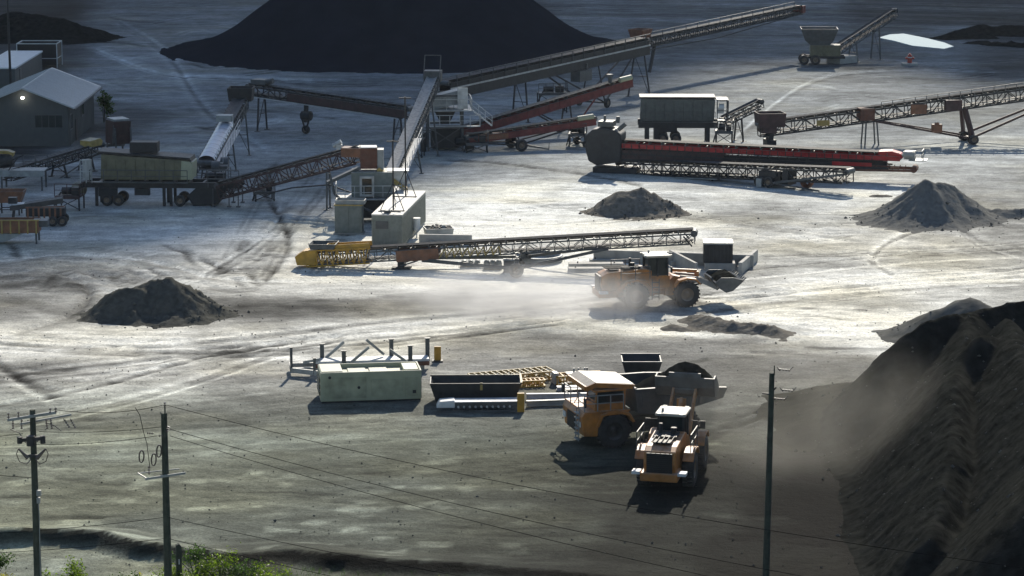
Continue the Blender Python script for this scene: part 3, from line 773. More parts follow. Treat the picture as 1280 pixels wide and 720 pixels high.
# red conveyors
r_, P_, L_ = conveyor('red_conveyor', 'higher and longer of the two dusty dark red conveyors left of the grey screen plant', U(574, 163, 180), U(786, 99, 160), 1.1, .75, DRED, 'channel', bm=BELTD)
MB().cyl(P_(L_ - 1.6, -.6, .35), P_(L_ - .1, -.6, .3), .28, 10).build('belt_scraper_cover', CREAM, r_)
t = MB(); t.cyl(P_(L_ - 2.6, -.3, .3), P_(L_ - 2.6, -.3, 1.0), .22); t.box(P_(L_ - 2.6, -.3, 1.05), (.6, .5, .3)); t.build('motor', GRY, r_)
wheelset(r_, P_, L_ * .62, 1.1, .75, DGRY, .45, 1.4, L_ * .45, None)
t = MB(); t.bar(P_(L_ * .78, -.5, -.7), P_(L_ * .78, -.5, -.7) + Vector((-2.6, 0, -2.8)), .12); t.build('prop', DRED, r_)
r_, P_, L_ = conveyor('red_conveyor', 'lower of the two dusty dark red conveyors, with two big wheels and a drawbar', U(584, 172, 190), U(742, 148, 182), 1.0, .6, DRED, 'channel', bm=BELTD)
wheelset(r_, P_, L_ * .38, 1.0, .6, DGRY, .62, 1.5, L_ * .05, L_ * .78, .5, dx=0)
wheelset(r_, P_, L_ * .9, 1.0, .6, DGRY, .4, 1.3, None, None)
MB().cyl(P_(L_ - 1.9, -.5, .3), P_(L_ - .2, -.5, .3), .26, 10).build('roller_guard', CREAM, r_)
t = MB(); t.box(P_(2.6, 0, -.2), (3.0, 1.15, .5)); t.build('side_guard', ORGD, r_)
t = MB(); q = P_(L_ * .38, 0, 0); t.bar((q.x + .2, -1.3, .6), (q.x + 2.8, -1.9, .15), .1); t.bar((q.x + .2, 1.0, .6), (q.x + 2.8, -1.9, .15), .1); t.bar((q.x + 2.8, -1.9, .15), (q.x + 3.1, -1.2, .7), .08); t.build('drawbar', GRY, r_)

# ================================================================== TRANSFER TOWER + STEEP COVERED CONVEYOR
b = G(556, 186)
r_ = thing('screening_tower', 'tall galvanised screening tower with railed decks where the conveyors meet, mid picture', 'tower', b, R(4))
fr = MB()
for x in (-1.7, 1.7):
    for y in (-1.6, 1.6): fr.bar((x, y, 0), (x, y, 5.6), .22)
for z in (2.4, 4.0, 5.5):
    for a_, b_ in (((-1.7, -1.6), (1.7, -1.6)), ((1.7, -1.6), (1.7, 1.6)), ((1.7, 1.6), (-1.7, 1.6)), ((-1.7, 1.6), (-1.7, -1.6))): fr.bar((*a_, z), (*b_, z), .18)
fr.bar((-1.7, -1.6, .2), (1.7, -1.6, 2.4), .1); fr.bar((1.7, -1.6, .2), (-1.7, -1.6, 2.4), .1); fr.bar((1.7, -1.6, .2), (1.7, 1.6, 2.4), .1)
fr.build('steel_frame', GRY, r_)
dk = MB(); dk.bx(-2.4, 2.6, -2.2, 2.2, 4.02, 4.1); dk.rail([(-2.4, -2.2, 4.1), (2.6, -2.2, 4.1), (2.6, 2.2, 4.1), (-2.4, 2.2, 4.1), (-2.4, -2.2, 4.1)], 1.1, .03, 1.2); dk.build('upper_deck', GALV, r_)
dk = MB(); dk.bx(-1.6, 3.4, -2.5, -1.75, 2.5, 2.56); dk.rail([(-1.6, -2.5, 2.56), (3.4, -2.5, 2.56), (3.4, -1.7, 2.56)], 1.1, .03, 1.0); dk.build('lower_deck', GALV, r_)
bx_ = MB(); rot = Matrix.Rotation(R(-14), 3, 'Y'); bx_.box((.2, 0, 5.0), (3.0, 2.0, 1.3), rot)
for k in range(5): bx_.box((-1 + k * .6, -1.06, 5.0 - .14 * k), (.08, .08, 1.2), rot)
bx_.build('screen_box', LGRY, r_, .03)
h = MB(); h.prism([(-1.1, 4.0), (1.1, 4.0), (.4, 2.6), (-.4, 2.6)], -.9, .9); h.build('discharge_chute', DGRY, r_)
st = MB(); st.bar((2.6, -1.9, 4.1), (4.6, -1.9, 2.5), .1); st.bar((2.6, -1.2, 4.1), (4.6, -1.2, 2.5), .1)
for k in range(9): st.box((2.7 + k * .23, -1.55, 4.0 - k * .185), (.2, .7, .04))
st.rail([(2.6, -1.95, 4.1), (4.6, -1.95, 2.5)], 1.0, .03, .8); st.build('stair', GALV, r_)
pn = MB(); pn.bx(1.2, 2.2, -1.95, -1.75, 4.2, 6.3); pn.build('cladding_panel', GALV, r_)
lo = MB(); lo.bx(-1.4, 1.5, -1.3, 1.3, .25, 2.2); lo.cyl((1.0, -1.6, .9), (2.1, -1.6, .9), .4, 14); lo.box((2.4, -1.2, .6), (.9, .9, .9)); lo.cyl((-2.2, -1.8, .0), (-2.2, -1.8, 1.9), .3, 12); lo.build('crusher_drive', DGRY, r_, .03)
r_, P_, L_ = conveyor('covered_conveyor', 'steep conveyor with a long pale belt climbing from the crusher tower to the screening tower', U(470, 262, 262), U(541, 98, 185), 1.25, .9, GRY, 'truss', bay=1.2, bm=PBELT, rail=(1.5, 20, GALV), railside=-1)
L2 = L_
legs(r_, P_, L_ * .55, 1.25, .9, GRY, .5); legs(r_, P_, L_ * .85, 1.25, .9, GRY, .6)
t = MB(); t.box(P_(L_ + .2, 0, .2), (1.4, 1.7, 1.1)); t.bar(P_(L_ - 1, -.8, .3), P_(L_ + .6, -.8, 2.2), .08); t.bar(P_(L_ - 1, .8, .3), P_(L_ + .6, .8, 2.2), .08); t.bar(P_(L_ + .6, -.8, 2.2), P_(L_ + .6, .8, 2.2), .08)
t.build('head_chute', GRY, r_)

# ================================================================== GREY SCREEN PLANT (centre right)
b = G(848, 178)
r_ = thing('screen_plant', 'grey-green enclosed screening plant on a wheeled steel chassis behind the red stacker', 'screen plant', b, R(-1))
bd_ = MB(); bd_.prism([(-3.9, 2.3), (3.5, 2.3), (3.6, 4.5), (-3.8, 4.6)], -1.2, 1.2)
for k in range(8): bd_.box((-3.4 + k * .95, -1.23, 3.3), (.07, .06, 2.0))
bd_.build('screen_housing', GRN2, r_, .03)
t = MB(); t.bx(-4.0, 3.6, -1.35, 1.35, 4.62, 4.78); t.build('top_frame', DGRY, r_)
t = MB(); t.bx(-4.1, 3.9, -1.4, -1.1, 1.65, 2.25); t.bx(-4.1, 3.9, 1.1, 1.4, 1.65, 2.25)
for x in (-3.6, -2.8, -.6, 1.2, 3.0): t.bx(x - .12, x + .12, -1.1, 1.1, 1.7, 2.2)
for x in (-3.2, -2.3, 2.9):
    for y in (-1.2, 1.2): t.bx(x - .2, x + .2, y - .16, y + .16, 0, 1.65)
t.bx(-2.2, -.2, -1.2, 1.2, 1.2, 1.65); t.build('chassis', DGRY, r_)
for x in (-1.6, -.3):
    for y in (-1.1, 1.1): wheel(r_, (x, y, .55), .55, .4, n=18)
t = MB(); t.bx(3.8, 4.7, -1.3, -.2, 2.3, 2.4); t.rail([(3.8, -1.35, 2.4), (4.9, -1.35, 2.4), (4.9, .8, 2.4)], 2.0, .05, .8); t.bx(3.75, 4.9, -1.35, 1.2, 4.35, 4.5); t.build('end_platform', GRY, r_)
t = MB(); t.cyl((4.0, -1.0, 3.75), (4.5, -1.0, 3.75), .33, 14); t.box((4.2, -.4, 3.3), (.6, .6, .5)); t.build('white_motor', WHT, r_)
t = MB(); t.rail([(-3.9, -1.55, 2.3), (3.6, -1.55, 2.3)], 1.0, .025, 1.2); t.bx(-3.9, 3.6, -1.7, -1.42, 2.24, 2.3); t.build('side_walkway', GRY, r_)
r_, P_, L_ = conveyor('transfer_conveyor', 'short dark truss conveyor rising from the grey screen plant to the maroon hopper', U(903, 150, 178), U(950, 127, 174), .9, .6, DGRY, 'truss', bay=.8)
legs(r_, P_, L_ * .4, .9, .6, DGRY)

# ================================================================== RIGHT-HAND TRUSS CONVEYOR
A = U(948, 156, 184); B = U(1300, 108, 176)
r_, P_, L_ = conveyor('truss_conveyor', 'long brown-black lattice conveyor rising to the right edge, propped on a wheeled A-frame', A, B, 1.2, 1.15, DGRY, 'truss', bay=1.15, bm=BELTD, chord=.12)
def at_px(x): 
    return (G(x, 180).x - A.x)
t = MB(); t.open_box(-1.3, 1.3, -1.0, 1.0, -.4, 1.0, .08, .1, .1); t.bx(-1.0, .5, -.9, .9, -1.0, -.4); t.build('tail_hopper', MAR, r_, .02, loc=P_(1.2, 0, .1))
t = MB(); t.bx(-.25, .25, -.6, .6, -1.7, -.9); t.bx(-.5, .5, -.75, .75, -P_(1.2).z, -1.6); t.build('support_pedestal', DGRY, r_, loc=P_(1.2, 0, 0))
s = at_px(1082); 
t = MB(); t.box(P_(s, -.1, -.35), (1.5, 1.5, 1.2)); t.build('fold_joint_box', RUST, r_, .03)
t = MB(); t.box(P_(at_px(1025), -.66, -.6), (1.3, .12, .55)); t.build('name_plate_panel', YELD, r_)
t = MB(); t.box(P_(at_px(1148), -.72, -.5), (1.6, .25, .95)); t.build('orange_panel', ORGD, r_)
t = MB(); t.box(P_(at_px(1192), -.9, -.55), (1.7, .7, 1.1)); t.build('generator_box', MAR, r_, .04)
t = MB(); t.rail([P_(at_px(1100), -.75, .0), P_(at_px(1290), -.75, .0)], .75, .03, 1.1, False); t.build('cable_rail', GRY, r_)
for x in (-.35, .75):
    for y in (-.55, .55):
        t = MB(); q = P_(s + .2 + x, y, -1.15); t.bar(q, (q.x + x * .3, y * 1.2, 0), .13); t.build('leg', GRY, r_)
# wheeled A-frame
q = P_(at_px(1214)); wx0 = q.x + .3
t = MB()
for y in (-1, 1):
    t.bar((wx0, y * 1.5, .5), P_(at_px(1208), y * .55, -1.1), .3, .5); t.bar((wx0 - .2, y * 1.4, .6), P_(at_px(1092), y * .6, -1.15), .16, .2)
    t.bar((wx0, y * 1.4, .7), P_(at_px(1345), y * .6, -1.15), .16, .22)
t.bar((wx0, -1.6, .5), (wx0, 1.6, .5), .25)
t.build('undercarriage', MAR, r_)
for y in (-1.75, -1.15, 1.15, 1.75): wheel(r_, (wx0, y, .5), .5, .35, n=18)
t = MB(); q = P_(at_px(1170), 0, 0); t.box((q.x, -1.45, 1.72), (1.0, .6, .8)); t.box((q.x, -1.45, 2.2), (.4, .3, .2)); t.build('hydraulic_power_pack', ORGD, r_, .03)

# ================================================================== RED STACKER
A = U(752, 177, 214); B = U(1126, 195, 228)
r_, P_, L_ = conveyor('red_stacker_conveyor', 'long low stacker conveyor with bright red side channel and big round dark tail hopper', A, B, 1.5, .36, RED, 'channel', bay=1.2)
t = MB(); pr = [(-1.6, -1.7), (-1.9, -.6), (-1.9, .7), (-1.2, 1.3), (-.2, 1.45), (.9, 1.3), (1.5, .9), (1.5, -1.7), (-.8, -2.1)]
t.prism(pr, -1.25, 1.25); t.build('tail_hopper', DGRY, r_, .12, loc=P_(.6, 0, 0))
t = MB(); t.box((-.1, 0, 1.75), (1.4, 1.6, .5)); t.cyl((1.2, -.9, 1.3), (1.9, -.9, 1.9), .2); t.box((.9, .3, 2.1), (.3, .3, .6)); t.cyl((-.3, 0, 2.0), (-.3, 0, 2.5), .12); t.build('hopper_top_gear', GRY, r_, loc=P_(.6, 0, 0))
t = MB()
for y in (-.75, .75): t.bar(P_(1.8, y, -1.1), P_(L_ * .42, y, -1.0), .06, 1.0)
for k in range(12): t.bar(P_(2 + k * .85, -.8, -.65), P_(2 + k * .85, -.8, -1.55), .08)
t.build('side_skirt', MAR, r_)
t = MB(); d2 = 1.55
for y in (-.75, .75):
    t.bar(P_(1.5, y, -d2), P_(L_ - 1.0, y, -1.15), .2, .28); t.bar(P_(1.5, y, -.95), P_(L_ - .8, y, -.9), .1, .16)
    for k in range(26): s = 2 + (L_ - 4) * k / 26; t.bar(P_(s, y, -.5), P_(s + .5, y, -1.25), .07); t.bar(P_(s + .5, y, -1.25), P_(s + .9, y, -.5), .07)
for k in range(20): s = 2 + (L_ - 4) * k / 20; t.bar(P_(s, -.75, -1.2), P_(s, .75, -1.2), .08)
t.build('main_beam', DGRY, r_)
MB().bar(P_(L_ * .4, 0, -1.0), P_(L_ - 1.2, 0, -.85), .5, .62).build('inner_guard', DGRY, r_)
t = MB()
for k in range(34): s = 1.6 + (L_ - 3.4) * k / 34; t.bar(P_(s, -.83, .0), P_(s, -.83, -.4), .07)
t.bar(P_(1.5, -.83, -.42), P_(L_ - 1.5, -.83, -.42), .07, .07); t.build('roller_brackets', DGRY, r_)
t = MB(); t.bar(P_(L_ * .78, -.82, -.85), P_(L_ * .91, -.82, -.82), .08, .34)
for k in range(9): t.bar(P_(L_ * (.785 + k * .015), -.87, -.85), P_(L_ * (.79 + k * .015), -.87, -.85), .03, .3)
t.build('red_side_grille', RED, r_)
t = MB(); t.prism([(-1.0, -.3), (.6, -.35), (1.3, -.1), (1.1, .25), (.2, .5), (-1.0, .42)], -.7, .7); t.build('head_cowl', RED, r_, .06, loc=P_(L_ - 1.0, 0, .0))
t = MB(); t.box((1.4, .2, .1), (1.0, 1.1, .7)); t.cyl((.9, -.6, .25), (1.9, -.6, .25), .28, 12); t.rail([(1.0, -.9, -.2), (2.6, -.9, -.2), (2.6, .9, -.2)], .8, .03, .6); t.box((2.2, 0, -.3), (1.6, 1.6, .08)); t.build('head_drive', LGRY, r_, loc=P_(L_ - .6, 0, 0))
t = MB()
for k in range(11): s = L_ - 4.6 + k * .5; t.bar(P_(s, -.8, -.95), P_(s, -.8, -1.35), .08); t.bar(P_(s, .8, -.95), P_(s, .8, -1.35), .08)
t.bar(P_(L_ - 5, -.8, -1.4), P_(L_ + 1.4, -.8, -1.2), .12, .2); t.bar(P_(L_ - 5, .8, -1.4), P_(L_ + 1.4, .8, -1.2), .12, .2); t.bar(P_(L_ - 5, -.8, -.95), P_(L_ + 1.2, -.8, -.85), .08); t.cyl(P_(L_ + 1.3, -.8, -1.1), P_(L_ + 1.3, .8, -1.1), .3, 12); t.build('tail_section', RUST, r_)
t = MB(); c = P_(.6, 0, 0); t.bx(c.x - 1.2, c.x + 3, -1.1, 1.1, 0, .5); t.build('skid', DGRY, r_)
# lattice conveyor folded beneath it
A = U(776, 203, 214); B = U(1062, 214, 242)
r_, P_, L_ = conveyor('lattice_boom', 'dark lattice boom with a heavy wheel bogie, lying in front of the red stacker conveyor', A, B, 1.4, 1.0, DGRY, 'truss', bay=1.0, chord=.11, bm=BELT)
t = MB(); t.bar(P_(0, -.75, -1.1), P_(L_ * .45, -.75, -1.12), .07, .09); t.build('pale_chord', LGRY, r_)
q = P_(L_ * .68, 0, -.4); t = MB(); t.box((q.x, 0, q.z - .3), (2.2, 1.7, 1.0)); t.bar((q.x - .8, -.9, .5), (q.x + .8, -.9, q.z), .35); t.bar((q.x - .8, .9, .5), (q.x + .8, .9, q.z), .35); t.bx(q.x - 1.2, q.x + .2, -1.0, 1.0, .35, .6); t.bx(q.x + 1.3, q.x + 1.9, -.8, .8, .3, 1.7); t.build('bogie_frame', DGRY, r_)
for dx_ in (-.9, .1):
    for y in (-1.1, 1.1): wheel(r_, (q.x + dx_, y, .5), .5, .35, n=18)
t = MB(); t.box((q.x - .75, -1.35, .42), (.5, .25, .75)); t.build('counterweight_plate', LGRY, r_)
t = MB(); t.bar((q.x + .6, -1.2, .5), P_(L_ * 1.0, -.6, -.2), .14, .2); t.bar((q.x + .6, -1.0, .45), (q.x + 5.2, -1.0, .15), .12); t.build('tow_strut', GRY, r_)
t = MB(); t.lathe([(.3, -.3), (.55, -.3), (.6, 0), (.55, .3), (.3, .3)], (q.x + 3.1, .6, .6)); t.build('spare_drum', RUST, r_)
for s_ in (L_ * .17, L_ * .42):
    t = MB(); c_ = P_(s_, 0, -1.0)
    for y in (-.6, .6): t.bx(c_.x - .2, c_.x + .2, y - .1, y + .1, 0, c_.z)
    t.build('stand', DGRY, r_)

# ================================================================== WEIGH FEEDER, far right
b = G(1024, 80)
r_ = thing('feed_hopper', 'grey steel feed hopper on a wheeled olive chassis, alone at the far right under the sky-blue ground', 'hopper', b, R(-3))
r_['label'] = 'grey steel feed hopper on a wheeled olive chassis, standing alone near the top right'
t = MB(); t.open_box(-1.9, 1.7, -1.35, 1.35, 3.1, 4.6, .1, .55, .35); t.prism([(-1.9, 3.1), (1.7, 3.1), (1.2, 2.5), (-1.2, 2.5)], -1.1, 1.1)
t.build('hopper_bin', GRY, r_, .03)
t = MB(); t.bx(-1.2, 2.6, -1.05, 1.05, 1.1, 2.5)
for k in range(6): t.box((-.9 + k * .65, -1.08, 1.8), (.1, .08, 1.3))
t.build('feeder_body', OLV, r_, .03)
t = MB(); t.bx(-2.2, 3.2, -1.1, -.8, .8, 1.1); t.bx(-2.2, 3.2, .8, 1.1, .8, 1.1); t.bx(-2.2, -1.9, -1.1, 1.1, .75, 1.1); t.build('chassis', DGRY, r_)
for x in (-2.0, -.55):
    for y in (-1.15, 1.15): wheel(r_, (x, y, .62), .62, .45, n=18)
A = U(1036, 66, 80); B = U(1118, 13, 72)
r_, P_, L_ = conveyor('discharge_conveyor', 'short lattice conveyor kinking upward to the right behind the lone feed hopper', A, B, 1.0, .8, GRY, 'truss', bay=.9, chord=.08)
legs(r_, P_, L_ * .35, 1.0, .8, GRY); legs(r_, P_, L_ * .7, 1.0, .8, GRY)
t = MB(); q = P_(L_ * .22); t.bx(q.x - 1.8, q.x + 1.4, -1.2, 1.2, 0, .9); t.build('concrete_base', CONC, r_, .04)
for s in ('x',):
    b = G(1137, 82)
    r_ = thing('water_hydrant', 'small red hydrant with white band on a concrete pad, far right of the lone hopper', 'hydrant', b)
    MB().bx(-1.0, 1.0, -.5, .5, 0, .35).build('pad', CONC, r_, .04)
    t = MB(); t.cyl((0, 0, .35), (0, 0, 1.35), .3, 12); t.cyl((-.55, 0, .95), (.55, 0, .95), .15, 10); t.cyl((0, 0, 1.35), (0, 0, 1.55), .16, 10); t.build('body', mat('hydrant_red', (.4, .03, .02), .5, dust=.1), r_)
    t = MB(); t.cyl((0, 0, 1.0), (0, 0, 1.12), .32, 12); t.build('band', WHT, r_)

# ================================================================== YELLOW CONVEYOR (centre)
A = U(384, 318, 333); B = U(868, 291, 343)
r_, P_, L_ = conveyor('yellow_tailed_conveyor', 'long low radial conveyor with yellow lattice tail and grey truss boom across the centre', A, B, 1.1, .75, GRY, 'truss', bay=1.05, chord=.08, skirt=(1.6, 5.0, YEL))
t = MB()
s1 = L_ * .165
for y in (-.62, .62):
    t.bar(P_(.0, y, .35), P_(s1, y, .35), .09); t.bar(P_(0, y, -.85), P_(s1, y, -.85), .09)
    for k in range(12): s = s1 * k / 12; t.bar(P_(s, y, -.85), P_(s, y, .35), .07); t.bar(P_(s, y, -.85 if k % 2 else .35), P_(s + s1 / 12, y, .35 if k % 2 else -.85), .07)
t.prism([(-.75, -.8), (-.9, -.1), (-.2, .4), (1.0, .42), (1.0, -.8)], -.62, .62) if False else None
t.build('yellow_tail_truss', YEL, r_)
t = MB(); t.prism([(-.8, -.75), (-.95, -.1), (-.3, .35), (.7, .4), (.7, -.75)], -.66, .66); t.build('tail_guard', YEL, r_, .05, loc=P_(0.1, 0, 0))
t = MB(); t.open_box(-.9, .9, -.8, .8, .35, .75, .06, .15, .1); t.build('receiving_tray', GRY, r_, loc=P_(1.3, 0, .1))
t = MB(); q = P_(L_ * .275); 
for y in (-.66, .66): t.bar(P_(L_ * .235, y, -.45), P_(L_ * .345, y, -.4), .08, .85)
t.build('brown_side_panel', ORGD, r_)
t = MB()
for y in (-.66, .66):
    for k in range(8): s = L_ * (.345 + k * .02); t.bar(P_(s, y, -.75), P_(s + .5, y, -.05), .08); t.bar(P_(s + .5, y, -.05), P_(s + .6, y, -.75), .08)
t.build('yellow_lattice', YELD, r_)
q = P_(L_ * .245, 0, -.8); t = MB(); t.bx(q.x - .25, q.x + .25, -.5, .5, .15, q.z + .1); t.bx(q.x - .7, q.x + .7, -.6, .6, 0, .15); t.build('front_stand', DGRY, r_)
t = MB(); t.bar((q.x, -.7, .3), P_(L_ * .29, -.6, -.85), .1); t.bar((q.x, .7, .3), P_(L_ * .29, .6, -.85), .1); t.build('brace', GRY, r_)
wx0 = P_(L_ * .555).x
t = MB()
for y in (-1, 1):
    e = P_(L_ * .3, y * .5, -.85); t.bar((wx0, y * 2.5, .62), e, .12, .26)
    e2 = P_(L_ * .78, y * .5, -.75); t.bar((wx0, y * 2.5, .62), e2, .12, .22)
    t.bar((wx0, y * 2.5, .62), (wx0, y * 2.5, 1.4), .3)
    t.bar((wx0, y * 2.4, 1.4), P_(L_ * .555, y * .5, -.75), .18)
t.bar((wx0, -2.5, 1.2), (wx0, 2.5, 1.2), .16)
t.build('undercarriage', GRY, r_)
for y in (-2.8, 2.8): wheel(r_, (wx0, y, .55), .55, .5, n=24)
t = MB(); t.bar(P_(L_ - .8, .7, -.1), P_(L_ - .2, .75, -.9), .1); t.bar(P_(L_ - .8, -.7, -.1), P_(L_ - .2, -.75, -.9), .1); t.build('belt_scraper', DGRY, r_)

# ================================================================== LEFT PLANT
# covered bluish conveyor
r_, P_, L_ = conveyor('blue_covered_conveyor', 'bluish-white covered conveyor slanting away beside the olive screen plant, railed on one side', U(257, 204, 240), U(301, 124, 190), 1.5, .9, GRY, 'truss', bay=1.2, cover=(.5, 14.5, COVB), rail=(.5, 13, GALV), railside=-1)
t = MB(); t.box(P_(L_ * .53, 0, .95), (1.2, 1.5, .6)); t.bar(P_(L_ * .5, -.9, -.2), P_(L_ * .5, -.9, 1.2), .08); t.build('inspection_hood', LGRY, r_, .05)
t = MB(); t.open_box(-1.2, .9, -1.1, 1.1, -.2, 1.1, .08, .15, .15); t.build('head_chute', DGRY, r_, loc=P_(L_ + .5, 0, 0))
legs(r_, P_, L_ * .9, 1.5, .9, GRY, .3); legs(r_, P_, L_ * .5, 1.5, .9, GRY, .3); legs(r_, P_, L_ * .15, 1.5, .9, GRY, .3)
t = MB(); t.cyl(P_(-.4, -1.3, -.2), P_(-.4, -.6, -.2), .5, 14); t.cyl(P_(1.2, -1.9, -.3), P_(1.2, -1.2, -.3), .55, 14); t.box(P_(.2, -1.5, -.4), (1.6, 1.0, .4)); t.build('drive_motor', GRY, r_)
r_, P_, L_ = conveyor('back_conveyor', 'dark level conveyor running behind from the blue covered conveyor to the screening tower', U(312, 107, 162), U(512, 136, 176), 1.2, .95, DGRY, 'truss', bay=1.3, chord=.12, bm=BELTD)
t = MB(); t.bar(P_(5, -.66, -.5), P_(L_, -.66, -.5), .06, .8); t.build('side_plate', MAR, r_)
t = MB(); t.bar(P_(0, -.7, -1.0), P_(L_ * .95, -.7, -1.05), .08, .1); t.build('pale_chord', GALV, r_)
t = MB(); t.box(P_(1.4, 0, .6), (1.8, 1.3, .5)); t.cyl(P_(2.2, -.3, .7), P_(3.0, -.3, .9), .28); t.build('motor', GRY, r_)
q = P_(L_ * .37, 0, -.95); t = MB(); t.bar((q.x, -.2, q.z), (q.x - .1, -.2, 1.2), .35); t.cyl((q.x - .5, -.2, 1.9), (q.x + .5, -.2, 1.9), .5, 12); t.bar((q.x - .6, -.4, 2.1), (q.x, -.4, .3), .14); t.bar((q.x + .7, -.4, 2.3), (q.x, -.4, .3), .14); t.build('pivot_strut', DGRY, r_)
wheel(r_, (q.x - .1, -.2, .45), .45, .35, n=18)
legs(r_, P_, L_ * .08, 1.2, .95, DGRY); legs(r_, P_, L_ * .93, 1.2, .95, DGRY)
# olive screen plant
b = G(184, 255)
r_ = thing('mobile_screen_plant', 'olive-cream boxed mobile screening plant on wheels with feed belt, between office building and crusher', 'screen plant', b, R(-3))
t = MB(); t.prism([(-3.8, 2.3), (3.6, 2.3), (3.9, 4.0), (-3.7, 4.5)], -1.15, 1.15)
for k in range(9): t.box((-3.3 + k * .85, -1.18, 3.2), (.07, .06, 1.7))
t.build('screen_box', OLV, r_, .03)
t = MB(); t.prism([(-4.0, 4.62), (4.0, 4.1), (4.2, 3.7), (4.05, 4.25), (-4.0, 4.8)], -1.25, 1.25); t.build('top_cover', DGRY, r_)
t = MB(); t.prism([(3.2, 2.35), (4.2, 2.35), (4.3, 3.9), (3.3, 3.98)], -1.22, 1.1); t.build('end_panel', CREAM, r_, .03)
t = MB(); t.bx(-1.3, 1.1, -.6, .8, 4.6, 5.5); t.build('feed_box', DGRY, r_, .03)
t = MB(); t.bx(-5.6, 8.4, -1.2, -.95, 1.6, 2.1); t.bx(-5.6, 8.4, .95, 1.2, 1.6, 2.1)
for k in range(10): t.bx(-5.4 + k * 1.3, -5.2 + k * 1.3, -.95, .95, 1.65, 2.05)
for x in (-4.2, 1.7, 2.3):
    for y in (-1.05, 1.05): t.bx(x - .12, x + .12, y - .12, y + .12, 0, 1.6)
t.box((-3.2, -1.0, 1.2), (1.6, .5, .7)); t.box((-.2, -1, 1.25), (1.3, .5, .6)); t.build('chassis', DGRY, r_)
t = MB(); t.bx(-4.6, 3.9, -1.9, -1.25, 2.12, 2.18); t.rail([(-4.6, -1.9, 2.2), (3.9, -1.9, 2.2)], 1.05, .03, 1.2); t.build('walkway', GRY, r_)
t = MB(); t.rail([(-5.4, -1.9, 2.1), (-4.4, -1.9, 2.1), (-4.4, -1.9, 2.1)], 2.0, .04, .5); t.bx(-5.3, -4.5, -1.4, -1.3, 2.3, 4.1); t.build('ladder_cage', GALV, r_)
for x in (-3.3, -2.3, 3.1):
    for y in (-1.1, 1.1): wheel(r_, (x, y, .5), .5, .45, n=18)
t = MB(); t.prism([(4.6, 1.7), (7.2, 1.7), (6.4, .2), (4.2, .0), (3.7, .9)], -1.0, 1.0); t.build('discharge_hopper', DGRY, r_, .04)
t = MB(); t.lathe([(.05, -.7), (.6, -.6), (.7, 0), (.6, .6), (.05, .7)], (-5.9, -.3, 1.3)); t.build('tail_drum', OLV, r_)
t = MB()
for x in (6.0, 7.4, 8.2):
    for y in (-1.3, 1.2): t.bar((x, y, 1.6), (x, y, 0), .09); t.box((x, y, .05), (.35, .35, .1))
t.rail([(5.6, -1.35, 1.7), (8.3, -1.35, 1.7)], 1.5, .03, 1.3); t.build('support_legs', GRY, r_)
# rising dark truss conveyor
r_, P_, L_ = conveyor('crusher_feed_conveyor', 'dark lattice conveyor climbing right from the olive screen plant to the crusher tower', U(272, 232, 258), U(448, 186, 262), 1.15, 1.15, MAR, 'truss', bay=.9, chord=.12, bm=BELTD)
legs(r_, P_, L_ * .76, 1.15, 1.15, GRY, .1); 
t = MB(); t.box(P_(L_ - .6, 0, -.1), (1.7, 1.4, .8)); t.build('head_guard', ORGD, r_, .05)
t = MB(); t.cyl(P_(L_ - 2.0, -.3, .8), P_(L_ - 1.2, -.3, 1.0), .2); t.box(P_(L_ - 1.5, -.3, .6), (.5, .5, .4)); t.build('motor', GALV, r_)
t = MB(); t.path([P_(L_ * .3, -.6, -1.7), P_(L_ * .5, -.6, -1.75), P_(L_ * .75, -.6, -2.3), P_(L_ * .9, -.6, -3.6), P_(L_ * 1.0, -.7, -4.6)], .07); t.build('cable_bundle', DGRY, r_)

# ---- crusher tower
b = G(464, 276)
r_ = thing('crusher_tower', 'grey-green crusher station with rusty box on top, railed platforms and glazed control booth', 'crusher', b, R(2))
t = MB(); t.bx(-1.6, 1.8, -1.2, 1.2, 2.2, 4.3); t.build('crusher_housing', GRN, r_, .03)
t = MB(); t.bx(-.85, .55, -.7, .7, 4.5, 6.25); t.build('rusty_feed_box', RUST, r_, .03)
t = MB(); t.bx(-.82, .52, -.66, .66, 6.26, 6.32); t.build('box_lid', WHT, r_)
t = MB(); t.bx(.56, 1.1, -.6, .6, 4.4, 6.1); t.build('side_box', LGRY, r_, .03)
t = MB(); t.bx(-.9, .3, -1.5, -1.22, 2.3, 4.0); t.build('booth_door', GALV, r_)
t = MB(); t.bx(-.7, .1, -1.55, -1.51, 2.5, 3.8); t.build('booth_window', GLS, r_)
t = MB(); t.bar((.6, -.4, 4.5), (3.0, -.4, 2.7), 1.0, .35); t.build('chute', YELD, r_)
t = MB(); t.bar((-3.6, -.9, 3.4), (-.9, -.5, 4.6), .7, .25); t.build('spill_chute', GRY, r_)
t = MB(); t.bx(-2.9, 2.6, -1.9, 1.6, 2.05, 2.15); t.rail([(-2.9, .8, 2.15), (-2.9, -1.9, 2.15), (2.6, -1.9, 2.15), (2.6, 1.4, 2.15)], 1.1, .03, .7); t.build('platform', GALV, r_)
t = MB()
for x in (-2.4, -1.3, 1.0, 2.4):
    for y in (-1.5, 1.3): t.bar((x, y, 0), (x, y, 2.05), .2)
t.bx(-1.4, 1.6, -1.0, 1.2, .4, 1.9); t.bar((-2.4, -1.5, 0), (-1.3, -1.5, 2), .1); t.build('base_frame', DGRY, r_)
t = MB(); t.path([(-3.4, -1.7, 4.3), (-3.0, -1.8, 2.6), (-2.2, -2.0, 1.9), (-1.0, -2.1, 1.6), (0.5, -2.3, 1.0), (1.4, -2.6, .2)], .11, 8); t.build('hose', GRY, r_)
t = MB(); t.bar((2.7, -1.6, 2.1), (4.4, -1.6, .1), .1); t.bar((2.7, -.9, 2.1), (4.4, -.9, .1), .1)
